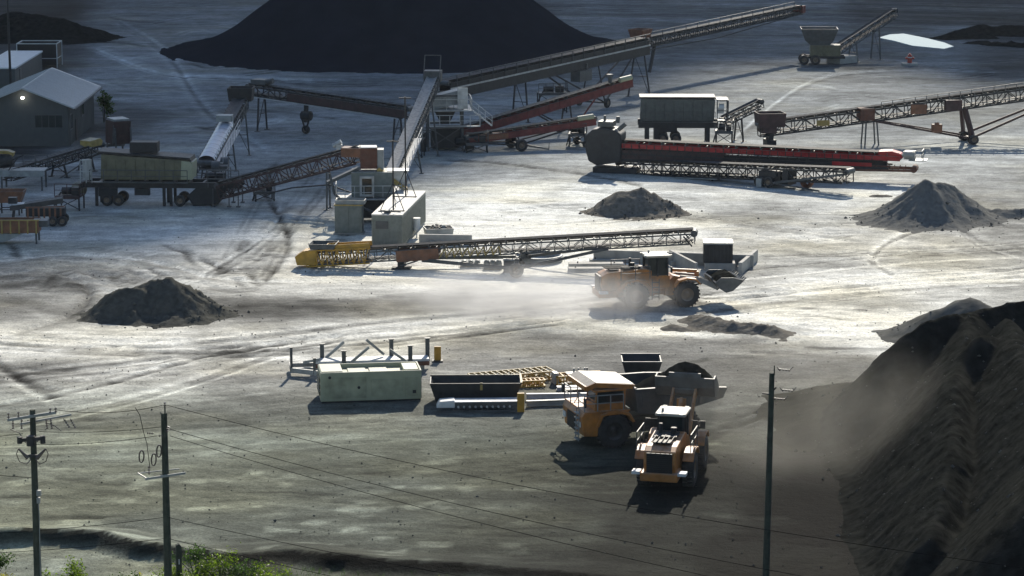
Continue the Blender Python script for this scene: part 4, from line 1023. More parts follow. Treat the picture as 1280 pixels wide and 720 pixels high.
for k in range(9): t.box((2.8 + k * .2, -1.25, 2.0 - k * .235), (.2, .7, .04))
t.rail([(2.7, -1.65, 2.1), (4.4, -1.65, .2)], 1.0, .03, .8); t.build('stair', GALV, r_)
t = MB(); t.bx(1.9, 3.0, -.5, .8, 3.0, 4.2); t.box((2.3, 0, 4.3), (1.8, 1.6, .1)); t.build('dust_box', GALV, r_)
b = G(436, 293)
r_ = thing('electrical_cabinet', 'tall grey-green electrical cabinet with cable tray on top, left of the white-topped container', 'cabinet', b, R(-4))
t = MB(); t.bx(-1.15, 1.1, 0, 1.2, .1, 2.35); t.build('cabinet_body', GRN, r_, .03)
t = MB(); t.bx(-1.2, 1.15, -.06, 1.26, 2.36, 2.46); t.build('roof', YELD, r_)
t = MB(); t.open_box(-1.1, 1.3, .1, 1.5, 2.47, 2.8, .05); t.build('cable_tray', LGRY, r_)
t = MB(); t.bx(-1.0, 0, -.04, .0, .25, 2.2); t.bx(.05, 1.0, -.04, .0, .25, 2.2); t.build('door', GRN, r_)
t = MB(); t.bx(-1.25, 1.2, -.1, 1.3, 0, .1); t.build('plinth', CONC, r_)
# masts container
c0 = G(484, 312)
rz = R(90 - math.degrees(math.atan2(37 / 15.6, 11.9)) + 0)
r_ = thing('control_container', 'grey-green control container with a pale dusty roof and two tripod masts, beside the crusher', 'container', G(484, 311), R(-7))
t = MB(); t.bx(-1.2, 1.2, 0, 12.2, .15, 2.65)
for k in range(24):
    t.bx(1.2, 1.24, .3 + k * .5, .5 + k * .5, .3, 2.5)
t.build('container_body', GRN, r_, .02)
t = MB(); t.bx(-1.24, 1.24, -.04, 12.24, 2.66, 2.76)
t.build('roof', mat('dusty_white_roof', (.5, .5, .47), .6, dust=.6), r_)
t = MB(); t.bx(-1.22, -1.1, -.05, -.01, .15, 2.65); t.bx(1.1, 1.22, -.05, -.01, .15, 2.65); t.bx(-1.1, 1.1, -.04, -.01, .15, .3); t.build('corner_posts', GRN, r_)
t = MB(); t.bx(-.9, .1, -.06, -.01, 1.6, 2.2); t.build('vent_panel', GRY, r_)
t = MB()
for k in range(9): t.bx(-1.0 + k * .25, -.95 + k * .25, -.035, -.002, .35, 1.5)
t.build('front_ribs', GRN, r_)
t = MB(); t.bx(-.3, .2, .4, .9, 2.78, 3.0); t.bx(-.9, .9, 1.2, 1.3, 2.77, 2.85); t.build('roof_tray', GRY, r_)
for (mx_, my_, hh_) in ((.15, 2.2, 5.6), (.0, 9.3, 8.2)):
    t = MB(); t.cyl((mx_, my_, 2.76), (mx_, my_, 2.76 + hh_), .065, 8); t.bar((mx_ - .5, my_, 2.76 + hh_ - .1), (mx_ + .5, my_, 2.76 + hh_ - .1), .08)
    for a in (90, 210, 330): t.bar((mx_ + math.cos(R(a)) * 1.1, my_ + math.sin(R(a)) * 1.1, 2.8), (mx_, my_, 2.76 + 2.2), .05)
    t.bar((mx_ - 1.0, my_ - .5, 2.8), (mx_ + 1.0, my_ - .5, 2.8), .06); t.build('mast', DGRY, r_)
t = MB(); t.cyl((1.5, 5.5, .6), (1.5, 5.5, 1.5), .3, 12); t.cyl((1.5, 5.5, 1.5), (1.5, 5.5, 1.6), .33, 12); t.bar((1.5, 5.5, 0), (1.5, 5.5, .6), .1); t.build('exhaust_filter', WHT, r_)
# far left small machines ------------------------------------------------
r_, P_, L_ = conveyor('side_conveyor', 'dark conveyor with a yellow head guard rising to the brown hopper by the office', U(8, 216, 236), U(124, 181, 210), 1.1, .7, DGRY, 'truss', bay=1.0, bm=BELTD)
t = MB(); t.prism([(-1.3, -.1), (.5, -.1), (.7, .3), (.3, .6), (-1.3, .5)], -.62, .62); t.build('yellow_head_guard', YELD, r_, .05, loc=P_(L_ - .9, 0, .2))
legs(r_, P_, L_ * .55, 1.1, .7, DGRY); legs(r_, P_, L_ * .85, 1.1, .7, DGRY)
t = MB(); t.bar(P_(L_ * .9, -.5, -.7), P_(L_ * .45, -.5, -.7) + Vector((0, 0, -1.3)), .1); t.build('strut', GRY, r_)
b = G(148, 190)
r_ = thing('brown_hopper', 'tall brown loading hopper with pale top edge right of the office building', 'hopper', b, R(-62))
t = MB(); t.prism([(-1.2, .9), (1.0, .9), (1.4, 3.2), (-1.0, 3.2)], -.9, .9); t.build('bin', MAR, r_, .03)
t = MB(); t.bx(-.8, 1.2, -.8, .8, 3.22, 3.4); t.build('top_rim', LGRY, r_)
t = MB()
for x in (-1.0, 1.6):
    for y in (-.8, .8): t.bar((x, y, 0), (x * .9, y, 1.2 if x < 0 else 2.6), .14)
for k in range(4): t.bar((1.2 + k * .18, -1.0, .9 + .1 * k), (1.6 + k * .2, -1.0, 2.9 - .3 * k), .08)
t.bx(-1.6, -.6, -.9, .9, .5, .75); t.build('frame', GRY, r_)
b = G(22, 236)
r_ = thing('steel_platform', 'grey steel gantry platform on thin legs at the left edge, under the side conveyor', 'platform', b)
t = MB(); t.bx(-3, 2.6, -1.2, 1.2, 1.7, 1.78); t.bx(-3, 2.6, -1.26, -1.18, 1.3, 1.85); t.build('deck', LGRY, r_)
for x in (-1.2, 2.4):
    for y in (-1.1, 1.1):
        t = MB(); t.bar((x, y, 0), (x, y, 1.7), .15); t.build('leg', GRY, r_)
t = MB(); t.rail([(-3, 1.2, 1.78), (2.6, 1.2, 1.78)], 1.1, .03, 1.0); t.build('railing', GRY, r_)
t = MB(); t.cyl((-2, 0, 2.4), (-.3, 0, 2.6), .6, 12); t.bar((-2.4, -.8, 1.8), (.8, -.8, 3.2), .1); t.bar((-.6, -.9, 1.8), (.3, -.9, 3.0), .1); t.build('pump', DGRY, r_)
t = MB(); t.prism([(-2.3, 0), (-.4, 0), (-.1, -.25), (.0, .1), (-.5, .3), (-2.3, .35)], -.5, .5); t.build('yellow_guard', YELD, r_, .05, loc=(-.2, .2, 3.2))
b = G(52, 281)
r_ = thing('tracked_feeder', 'small dark wheeled feeder with slatted brown side and pale belt behind the orange bin', 'feeder', b, R(4))
t = MB(); t.bx(-1.2, 2.0, -.7, .7, .8, 1.5); t.build('body', DGRY, r_, .03)
t = MB()
for k in range(7): t.bx(-1.1 + k * .45, -.95 + k * .45, -.8, -.71, .7, 1.55)
t.bar((-1.2, -.76, 1.6), (2.0, -.76, 1.65), .08); t.build('slatted_side', ORGD, r_)
t = MB(); t.bar((-2.4, 0, 1.6), (1.8, 0, 2.2), 1.1, .2); t.bar((-2.5, -.6, 1.5), (1.9, -.6, 2.1), .06, .4); t.build('feed_belt', BELTD, r_)
t = MB(); t.bx(-2.3, -1.3, -.5, .5, 1.75, 1.85); t.build('white_tray', WHT, r_)
t = MB(); t.bar((-2.4, -.5, 0), (-2.2, -.5, 1.5), .14); t.bar((-2.4, .5, 0), (-2.2, .5, 1.5), .14); t.bar((-1.6, -.8, .5), (1.5, -.8, .6), .12); t.box((-2.3, 0, 2.1), (.7, .7, .5)); t.build('frame', DGRY, r_)
for x in (1.0, 1.8):
    for y in (-.85, .85): wheel(r_, (x, y, .42), .42, .32, n=18)
b = G(16, 303)
r_ = thing('orange_slatted_bin', 'dull orange slatted side bin over a pale sloping tray at the left edge', 'bin', b, R(2))
t = MB(); t.open_box(-2.2, 2.2, -.9, .9, .9, 1.9, .06); t.build('bin_shell', ORGD, r_)
t = MB()
for k in range(7): t.bx(-2.1 + k * .68, -1.98 + k * .68, -.98, -.91, .85, 1.95)
t.bar((-2.2, -.95, 1.95), (2.3, -.95, 1.95), .1); t.build('ribs', YELD, r_)
t = MB(); t.prism([(-2.6, .15), (-.6, .15), (1.0, .85), (-2.6, .85)], -.85, .7); t.build('tray', LGRY, r_)
t = MB(); t.box((2.3, 0, 1.6), (1.2, 1.2, .5)); t.bar((2.0, -.8, 0), (2.0, -.8, 1.4), .14); t.bar((2.0, .8, 0), (2.0, .8, 1.4), .14); t.build('frame', GRY, r_)

# ================================================================== OFFICE BUILDING AND SHEDS, far left
b = Vector((-48.8, 270.3, 0))
r_ = thing('office_building', 'grey gabled site office with a pale metal roof and a lit gable lamp', 'building', b)
t = MB(); t.add([(-4.4, 0, -.2), (4.4, 0, -.2), (4.4, 0, 4.1), (0, 0, 5.8), (-4.4, 0, 4.1), (-4.4, 17, -.2), (4.4, 17, -.2), (4.4, 17, 4.1), (0, 17, 5.8), (-4.4, 17, 4.1)],
      [(0, 1, 2, 3, 4), (9, 8, 7, 6, 5), (1, 6, 7, 2), (5, 0, 4, 9), (2, 7, 8, 3), (4, 3, 8, 9)])
for k in range(21): t.bx(4.4, 4.44, .4 + k * .8, .5 + k * .8, 0, 4.0)
t.build('wall', WALL, r_)
for s, nm in ((1, 'roof'), (-1, 'roof')):
    t = MB(); th = .14; e = (s * 5.1, 3.83); rd = (0, 5.83)
    t.add([(rd[0], -.7, rd[1]), (rd[0], 17.6, rd[1]), (e[0], 17.6, e[1]), (e[0], -.7, e[1]), (rd[0], -.7, rd[1] + th), (rd[0], 17.6, rd[1] + th), (e[0], 17.6, e[1] + th), (e[0], -.7, e[1] + th)],
          [(0, 1, 2, 3), (7, 6, 5, 4), (0, 4, 5, 1), (1, 5, 6, 2), (2, 6, 7, 3), (3, 7, 4, 0)])
    for k in range(30):
        y = -.6 + k * .6; t.bar((rd[0] + s * .05, y, rd[1] + th + .01), (e[0], y, e[1] + th + .01), .04, .05)
    t.build(nm, ROOF, r_)
t = MB(); t.bar((5.2, -.7, 3.8), (5.2, 17.6, 3.8), .14); t.bar((4.5, .15, 3.7), (4.5, .15, 0), .09); t.build('gutter', GRY, r_)
def window(par, x0, x1, z0, z1, y, side=None):
    f = MB()
    if side is None:
        f.bx(x0 - .1, x1 + .1, y - .06, y, z0 - .1, z0); f.bx(x0 - .1, x1 + .1, y - .06, y, z1, z1 + .1); f.bx(x0 - .1, x0, y - .06, y, z0, z1); f.bx(x1, x1 + .1, y - .06, y, z0, z1)
        for k in range(1, 4): xx = x0 + (x1 - x0) * k / 4; f.bx(xx - .03, xx + .03, y - .05, y - .01, z0, z1)
        w = f.build('window', GRY, par); MB().bx(x0, x1, y - .03, y - .015, z0, z1).build('pane', GLS, w)
    else:
        f.bx(side, side + .06, x0 - .1, x1 + .1, z0 - .1, z0); f.bx(side, side + .06, x0 - .1, x1 + .1, z1, z1 + .1); f.bx(side, side + .06, x0 - .1, x0, z0, z1); f.bx(side, side + .06, x1, x1 + .1, z0, z1)
        w = f.build('window', GRY, par); MB().bx(side + .01, side + .03, x0, x1, z0, z1).build('pane', GLS, w)
window(r_, 1.1, 3.8, 1.9, 3.1, 0)
window(r_, .6, 2.0, 1.6, 3.0, 0, 4.45); window(r_, 8.0, 9.6, 2.0, 3.2, 0, 4.45)
t = MB(); t.bx(4.45, 4.52, 4.0, 5.1, 0, 2.2); t.build('door', DGRY, r_)
t = MB(); t.lathe([(.02, -.12), (.16, -.1), (.16, .06), (.02, .1)], (0, -.5, 4.95), 'z', 10); t.build('wall_lamp', mat('lamp_glow', (1, .93, .8), .5, dust=0, var=0, emit=14), r_)
MB().bar((0, 0, 5.0), (0, -.5, 5.05), .05).build('lamp_bracket', GRY, r_)
# shrub at the eaves
def leafy(name, label, base, h, rad, n, lm, cat='shrub', group=None, stems=7, ls=.09, seed=1, trunk=WOOD, flat=.8):
    rd = random.Random(seed); root = thing(name, label, cat, base, rd.uniform(0, 6), group)
    st = MB(); ends = []
    for k in range(stems):
        a = rd.uniform(0, 6.28); rr_ = rad * rd.uniform(.15, .95); hh = h * rd.uniform(.55, 1.0) * (1 - .35 * (rr_ / rad))
        e = Vector((math.cos(a) * rr_, math.sin(a) * rr_, hh)); m_ = Vector((e.x * .4, e.y * .4, hh * .55))
        st.cyl((0, 0, -.05), m_, .035, 5, .022); st.cyl(m_, e, .022, 5, .008); ends.append((m_, e))
        for j in range(3):
            q = m_.lerp(e, rd.uniform(.2, .9)); d = Vector((rd.uniform(-1, 1), rd.uniform(-1, 1), rd.uniform(.1, 1))) * rad * .4; st.cyl(q, q + d, .012, 4, .005); ends.append((q, q + d))
    st.build('stem', trunk, root)
    lf = MB()
    for k in range(n):
        a, e = rd.choice(ends); p = a.lerp(e, rd.uniform(.1, 1.05)) + Vector((rd.gauss(0, 1), rd.gauss(0, 1), rd.gauss(0, .8))) * rad * .13
        if p.z < .03: continue
        l = ls * rd.uniform(.6, 1.5); d = Vector((rd.uniform(-1, 1), rd.uniform(-1, 1), rd.uniform(-.4, .9))).normalized(); s = d.cross(Vector((rd.uniform(-1, 1), rd.uniform(-1, 1), rd.uniform(-1, 1)))).normalized()
        lf.add([p, p + d * l * .5 + s * l * .28, p + d * l, p + d * l * .5 - s * l * .28], [(0, 1, 2, 3)])
    lf.build('foliage', lm, root)
    return root
def leafmat(name, col):
    m = mat(name, col, .5, dust=0, var=.45, scale=3)
    b = m.node_tree.nodes['Principled BSDF']; b.inputs['Specular IOR Level'].default_value = .3
    # thin leaves pass some of the sun
    N = m.node_tree.nodes; L = m.node_tree.links; tr = N.new('ShaderNodeBsdfTranslucent'); ad = N.new('ShaderNodeMixShader'); ad.inputs[0].default_value = .45
    src = b.inputs['Base Color'].links[0].from_socket; sc = N.new('ShaderNodeVectorMath'); sc.operation = 'MULTIPLY'; sc.inputs[1].default_value = (2.2, 2.6, 1.0); L.new(src, sc.inputs[0]); L.new(sc.outputs[0], tr.inputs[0])
    L.new(b.outputs[0], ad.inputs[1]); L.new(tr.outputs[0], ad.inputs[2]); L.new(ad.outputs[0], N['Material Output'].inputs[0])
    return m
LF1 = leafmat('bright_leaf', (.095, .13, .018)); LF2 = leafmat('dark_leaf', (.03, .055, .016)); LF3 = leafmat('straw_leaf', (.19, .16, .045))
leafy('tree', 'small dark bushy tree just behind the right eave of the grey office building', Vector((-43.6, 288.5, 0)), 3.4, 1.2, 800, LF2, 'tree', seed=31, ls=.28)
b = Vector((-60.6, 319, 0))
r_ = thing('white_roofed_shed', 'long pale site shed with a white roof behind the grey office building', 'shed', b)
t = MB(); t.bx(-2.1, 2.1, 0, 18.8, 0, 2.3); t.build('wall', WALL, r_)
t = MB(); t.bx(-2.2, 2.2, -.1, 18.9, 2.32, 2.5); t.build('roof', mat('white_shed_roof', (.7, .73, .75), .5, dust=.5, var=.1), r_)
t = MB(); t.bx(2.11, 2.16, 3, 4.2, .1, 2.0); t.build('door', GRY, r_)
b = Vector((-59.5, 342.5, 0))
r_ = thing('dark_open_bin', 'dark open-topped bin with pale edge rails behind the white-roofed shed', 'bin', b)
t = MB(); t.open_box(-2.6, 2.3, -1.6, 2.2, .4, 3.0, .1); t.build('bin', BLK, r_)
t = MB(); P4 = [(-2.65, -1.65), (2.35, -1.65), (2.35, 2.25), (-2.65, 2.25), (-2.65, -1.65)]
for (a_, b_) in zip(P4, P4[1:]):
    t.bar((*a_, 3.05), (*b_, 3.05), .1); t.bar((*a_, 1.2), (*b_, 1.2), .07); t.bar((*a_, 0), (*a_, 3.05), .1)
t.build('edge_rails', WHT, r_)
b = U(13, 100, 130)
r_ = thing('light_mast', 'tall thin dark mast standing before the white-roofed shed, far left', 'mast', Vector((b.x, b.y, 0)))
t = MB(); t.cyl((0, 0, 0), (0, 0, 14), .16, 10, .1); t.build('pole', DGRY, r_); MB().bx(-.35, .35, -.35, .35, 0, .25).build('base', CONC, r_)

# ================================================================== WALLS, BLOCKS AND BITS BEHIND THE YELLOW CONVEYOR
def slab(name, label, a, b_, h, th, m, cat='barrier', group='concrete walls and blocks behind the yellow conveyor', feet=False):
    a = Vector(a); b_ = Vector(b_); c = (a + b_) / 2; rz_ = math.atan2(b_.y - a.y, b_.x - a.x); Lx = (b_ - a).length
    r = thing(name, label, cat, (c.x, c.y, 0), rz_, group)
    t = MB(); t.prism([(-Lx / 2, 0), (Lx / 2, 0), (Lx / 2, h), (-Lx / 2, h)], -th / 2, th / 2); t.build('wall_panel', m, r, .03)
    t = MB(); n = max(2, int(Lx / 3))
    for k in range(n): x = -Lx / 2 + Lx * (k + .5) / n; t.bx(x - .15, x + .15, -th / 2 - .35, -th / 2 - .003, 0, .35)
    t.build('foot', m, r)
    return r
slab('concrete_wall', 'long low concrete wall running behind the raised bucket and black container', G(742, 327), G(942, 334), .95, .25, CONC)
slab('concrete_wall', 'short pale concrete wall end right of the black container', G(945, 326), G(925, 343), .9, .3, CONC)
slab('concrete_wall', 'pale concrete wall slanting behind the wheel loader cab', G(838, 328), G(870, 345), 1.0, .25, CONC)
slab('concrete_wall', 'low pale wall between the control container and the grey boom', G(524, 305), G(590, 306), .8, .3, CONC)
b = G(548, 296)
r_ = thing('scrap_bin', 'small pale open bin of dark scrap beside the right end of the control container', 'bin', b, R(10), )
t = MB(); t.open_box(-1.0, 1.0, -.8, .8, 0, .8, .06, .15, .1); t.build('bin_shell', LGRY, r_); t = MB()
for k in range(16): t.box((random.uniform(-.8, .8), random.uniform(-.6, .6), .65 + random.uniform(0, .3)), (random.uniform(.1, .6), .1, .1), Matrix.Rotation(random.uniform(0, 3), 3, 'Z'))
t.build('scrap', DGRY, r_)
b = G(897, 336)
r_ = thing('black_container', 'black ribbed container with a pale lid, on a grey block behind the raised bucket', 'container', b, R(-2))
t = MB(); t.bx(-1.1, 1.1, -.8, 1.0, .6, 2.0)
for k in range(8): t.bx(-1.05 + k * .28, -.93 + k * .28, -.86, -.8, .65, 1.95)
t.build('body', DBED, r_, .02)
t = MB(); t.bx(-1.12, 1.12, -.85, 1.05, 2.02, 2.14); t.build('lid', LGRY, r_)
t = MB(); t.bx(-1.0, 1.3, -.9, 1.1, 0, .58); t.build('support_block', CONC, r_, .03)
b = G(904, 358)
for (px_, py_, lbl, w_, h_, mm) in ((590, 333, 'cluster of pale round drums lying left of the box stack on the white ground', 0, 0, 0),):
    r_ = thing('drum_group', lbl, 'drums', G(px_, py_))
    t = MB()
    for k in range(3): t.cyl((-.6 + k * .5, -.3, .25), (-.6 + k * .5, .5, .25), .24, 12)
    t.build('drums', LGRY, r_); MB().bx(-1.0, .9, -.35, .5, 0, .05).build('pallet', OLV, r_)
b = G(616, 336); r_ = thing('pallet_of_sacks', 'pallet of three pale sacks between the drums and the grey crate', 'pallet', b)
MB().bx(-.7, .7, -.5, .5, 0, .14).build('pallet', OLV, r_)
for k in range(3): t = MB(); t.lathe([(.05, 0), (.24, .03), (.26, .3), (.18, .5), (.03, .55)], (-.45 + .45 * k, 0, .15), 'z', 12); t.build('sack', LGRY, r_)
b = G(636, 340); r_ = thing('grey_crate', 'upright grey steel crate just left of the yellow conveyor wheel', 'crate', b)
t = MB(); t.bx(-.4, .4, -.35, .35, 0, .9); t.build('box', GRY, r_, .03); MB().bx(-.43, .43, -.38, .38, .92, .98).build('lid', LGRY, r_)
b = G(672, 326); r_ = thing('steel_ring', 'large pale steel ring lying on the ground under the grey boom', 'ring', b)
MB().lathe([(1.75, 0), (1.95, 0), (1.95, .5), (1.75, .5), (1.75, 0)], (0, 0, 0), 'z', 36).build('ring_band', LGRY, r_)
for k, (x_, y_, l_, lb) in enumerate(((758, 328, 2.6, 'flat grey concrete slab on the white ground left of the wheel loader, rearmost'), (745, 333, 4.2, 'middle flat concrete slab left of the wheel loader'), (738, 339, 3.4, 'front flat concrete slab left of the wheel loader'))):
    r_ = thing('concrete_slab', lb, 'slab', G(x_, y_), R(2), 'flat slabs left of the wheel loader')
    MB().bx(-l_ / 2, l_ / 2, -.4, .4, 0, .28).build('slab_body', CONC, r_, .03)
    t = MB(); [t.cyl((x, 0, .28), (x, 0, .4), .05, 6) for x in (-l_ / 3, l_ / 3)]; t.build('lifting_eye', DGRY, r_)

# ================================================================== WHEEL LOADERS
def loader(name, label, loc, rz, lift, curl, om, load=None, arm=None):
    r = thing(name, label, 'loader', loc, rz, 'yellow-orange wheel loaders')
    # rear hood
    t = MB(); pr = [(-4.15, 1.15), (-4.3, 1.7), (-4.2, 2.35), (-3.7, 2.55), (-1.1, 2.75), (-.6, 2.6), (-.6, 1.2), (-3.0, 1.0)]
    t.prism(pr, -.85, .85); t.build('engine_hood', om, r, .06)
    t = MB(); t.bx(-4.36, -4.2, -.68, .68, 1.25, 2.3)
    for k in range(9): t.bx(-4.39, -4.36, -.66, .66, 1.3 + k * .11, 1.35 + k * .11)
    t.build('rear_grille', BLK, r)
    t = MB(); t.prism([(-4.5, .8), (-4.5, 1.25), (-3.2, 1.3), (-3.0, .8)], -1.0, 1.0); t.build('counterweight', om, r, .06)
    t = MB(); t.bx(-3.6, -2.9, -.5, .5, 2.64, 2.72); t.bx(-2.6, -1.4, -.6, .6, 2.72, 2.8)
    for k in range(5): t.bx(-3.9, -1.3, -.5 + .25 * k - .02, -.5 + .25 * k + .02, 2.76, 2.83)
    t.cyl((-1.9, .35, 2.7), (-1.9, .35, 3.35), .1, 10); t.cyl((-1.9, -.35, 2.7), (-1.9, -.35, 3.15), .16, 10); t.build('exhaust_stack', DGRY, r)
    # fenders and platforms
    for y in (-1, 1):
        t = MB(); pts = [(-.75, 1.55), (-1.05, 1.98), (-1.85, 2.12), (-2.6, 1.98), (-2.95, 1.6), (-2.85, 1.55), (-2.55, 1.88), (-1.85, 2.02), (-1.1, 1.88), (-.85, 1.55)]
        t.prism(pts, y * 1.0, y * 1.58); t.build('fender', om, r, .02)
        t = MB(); pts = [(2.85, 1.6), (2.5, 2.0), (1.85, 2.1), (1.2, 1.95), (.9, 1.5), (1.0, 1.48), (1.25, 1.84), (1.85, 1.99), (2.45, 1.9), (2.75, 1.58)]
        t.prism(pts, y * 1.0, y * 1.55); t.build('fender', om, r, .02)
        t = MB(); t.bx(-4.5, -3.9, y * 1.0, y * 1.45, 1.15, 1.32); t.build('rear_light', WHT, r, .02)
        t = MB(); t.rail([(-3.0, y * 1.45, 2.1), (-.9, y * 1.45, 2.1)], .95, .025, .7)
        for k in range(4): t.bar((-.7, y * 1.35, .8 + k * .35), (-.2, y * 1.35, .8 + k * .35), .06)
        t.bar((-.7, y * 1.35, .6), (-.7, y * 1.35, 2.1), .05); t.bar((-.2, y * 1.35, .6), (-.2, y * 1.35, 2.1), .05); t.build('handrail', GRY, r)
        t = MB(); t.bar((.5, y * .9, 3.0), (.65, y * 1.45, 2.9), .04); t.box((.65, y * 1.5, 2.75), (.08, .28, .42)); t.build('mirror', DGRY, r)
    # cab
    t = MB(); t.bx(-.95, .75, -.75, .75, 1.3, 2.2); t.build('cab_base', om, r, .04)
    t = MB(); 
    for x, y in ((-.85, -.7), (-.85, .7), (.6, -.7), (.6, .7), (-.15, -.72), (-.15, .72)): t.bar((x, y, 2.15), (x * .96, y * .95, 3.5), .1)
    c = t.build('cab', DGRY, r)
    MB().prism([(-.82, 2.2), (.6, 2.2), (.55, 3.48), (-.78, 3.48)], -.66, .66).build('glass', GLS, c)
    MB().prism([(-1.05, 3.5), (.85, 3.5), (.8, 3.66), (-1.0, 3.66)], -.85, .85).build('cab_roof', mat('pale_cab_roof', (.36, .33, .26), .5, dust=.4), r, .06)
    t = MB()
    for y in (-.6, .6): t.box((.85, y, 3.6), (.1, .22, .14)); t.box((-1.05, y, 3.6), (.1, .2, .12))
    t.cyl((-.5, .5, 3.66), (-.5, .5, 3.85), .07, 8); t.build('work_light', LGRY, r)
    # frames
    t = MB(); t.bx(-3.2, -.3, -.5, .5, .7, 1.3); t.bx(-.4, .5, -.3, .3, .75, 1.2); t.prism([(.4, .7), (2.6, .7), (2.7, 1.2), (2.0, 1.9), (1.1, 2.1), (.5, 1.6)], -.55, .55); t.cyl((1.85, -1.1, .88), (1.85, 1.1, .88), .22); t.cyl((-1.85, -1.1, .88), (-1.85, 1.1, .88), .22); t.build('front_frame', om, r, .03)
    for x in (-1.85, 1.85):
        for y in (-1.22, 1.22): wheel(r, (x, y, .9), .9, .66, lugs=22)
    # arms: pivot (1.5,1.95) length 3.0 at angle lift
    pv = Vector((1.5, 0, 1.95)); La = 2.95; e = pv + Vector((math.cos(lift) * La, 0, math.sin(lift) * La)); kn = pv.lerp(e, .55) + Vector((math.sin(-lift) * -.1, 0, .25))
    for y in (-.62, .62):
        yv = Vector((0, y, 0)); t = MB(); t.bar(pv + yv, kn + yv, .14, .42); t.bar(kn + yv, e + yv, .14, .36); t.build('lift_arm', arm or om, r, .02)
        t = MB(); a_ = Vector((1.2, y * .6, 1.1)); t.cyl(a_, a_.lerp(pv.lerp(e, .6) + yv * .6, .6), .1, 8); t.cyl(a_, pv.lerp(e, .6) + yv * .6, .06, 8); t.build('lift_cylinder', DGRY, r)
    t = MB(); m_ = pv.lerp(e, .5) + Vector((0, 0, .75)); t.bar(pv.lerp(e, .5), m_, .2, .5); t.cyl(pv + Vector((-.4, 0, .5)), m_, .12, 8); t.build('tilt_linkage', om, r)
    # bucket in its own frame: hinge at origin, opening toward +x
    rot = Matrix.Rotation(-curl, 4, 'Y'); T = Matrix.Translation(e) @ rot
    t = MB(); t.T = T; W = 1.62
    outer = [(0, .75), (-.05, .2), (.1, -.35), (.55, -.6), (1.65, -.62)]; inner = [(1.65, -.56), (.6, -.5), (.2, -.28), (.06, .2), (.1, .75)]
    t.prism(outer + inner, -W, W)
    for y in (-W, W): t.prism([(0, .75), (-.05, .2), (.1, -.35), (.55, -.6), (1.65, -.62), (1.2, .1), (.55, .72)], y - .04, y + .04)
    t.prism([(-.02, .74), (.1, .74), (.16, 1.0), (.06, 1.0)], -W * .55, W * .55)
    for k in range(8): y = -W + .12 + k * (2 * W - .24) / 7; t.box((1.74, y, -.59), (.3, .12, .07))
    t.bar((-.05, -.6, 0), (-.05, .6, 0), .25); t.build('bucket', GRY, r, .01)
    if load:
        nx_, ny_ = 10, 18; vs = []; fs = []
        for i in range(nx_):
            for j in range(ny_):
                u_ = i / (nx_ - 1); v_ = j / (ny_ - 1); x = .08 + u_ * 1.35; y = -W * .95 + v_ * 1.9 * W
                z = .5 - u_ * .55 + load * math.sin(math.pi * u_) ** .8 * math.sin(math.pi * v_) ** .7 + random.uniform(-.04, .04); vs.append((x, y, z))
        for i in range(nx_ - 1):
            for j in range(ny_ - 1): a = i * ny_ + j; fs.append((a, a + 1, a + ny_ + 1, a + ny_))
        t = MB(); t.T = T; t.add(vs, fs, True); t.build('load', S_DARK, r)
    return r
rz = R(12); loc = anchor((1.85, -1.22, 0), G(858, 383), rz)
loader('wheel_loader', 'orange wheel loader driving right with a low empty bucket past the black container, raising dust', loc, rz, R(-16), R(42), ORG, load=.25, arm=LGRY)
rz = R(77); loc = anchor((-1.85, -1.4, 0), G(866, 607), rz)
loader('wheel_loader', 'orange wheel loader seen from behind, lifting a full bucket over the haul truck', loc, rz, R(41), R(12), ORG, load=1.15)

# ================================================================== HAUL TRUCK
rz = R(197); loc = anchor((2.1, 1.45, 0), G(766, 559), rz)
r_ = thing('haul_truck', 'rigid orange haul truck with a pale canopied dump body being loaded by the wheel loader', 'haul truck', loc, rz)
for y in (-1, 1): wheel(r_, (2.1, y * 1.45, .98), .98, .66, lugs=24, rimmat=RUB)
for y in (-1.62, -.98, .98, 1.62): wheel(r_, (-2.0, y, .98), .98, .58, lugs=24, rimmat=RUB)
t = MB(); t.bx(-3.2, 3.4, -.6, .6, .9, 1.5); t.cyl((2.1, -1.2, .98), (2.1, 1.2, .98), .2); t.cyl((-2, -1.2, .98), (-2, 1.2, .98), .35); t.bx(-1.2, 1.0, .7, 1.5, .8, 1.5); t.cyl((-.9, -1.15, 1.15), (.9, -1.15, 1.15), .38, 14); t.build('chassis', DGRY, r_, .03)
t = MB(); t.prism([(3.1, .75), (3.9, .8), (4.05, 1.9), (3.9, 2.15), (1.3, 2.2), (1.2, 1.95), (3.0, 1.9)], -1.75, 1.75); t.prism([(1.2, 2.12), (3.9, 2.12), (3.9, 2.22), (1.2, 2.22)], -1.85, 1.85); t.build('front_deck', ORG, r_, .06)
t = MB(); t.bx(4.03, 4.1, -.7, .7, .95, 1.85)
for k in range(7): t.bx(4.1, 4.13, -.68, .68, 1.0 + k * .12, 1.05 + k * .12)
t.build('radiator_grille', BLK, r_)
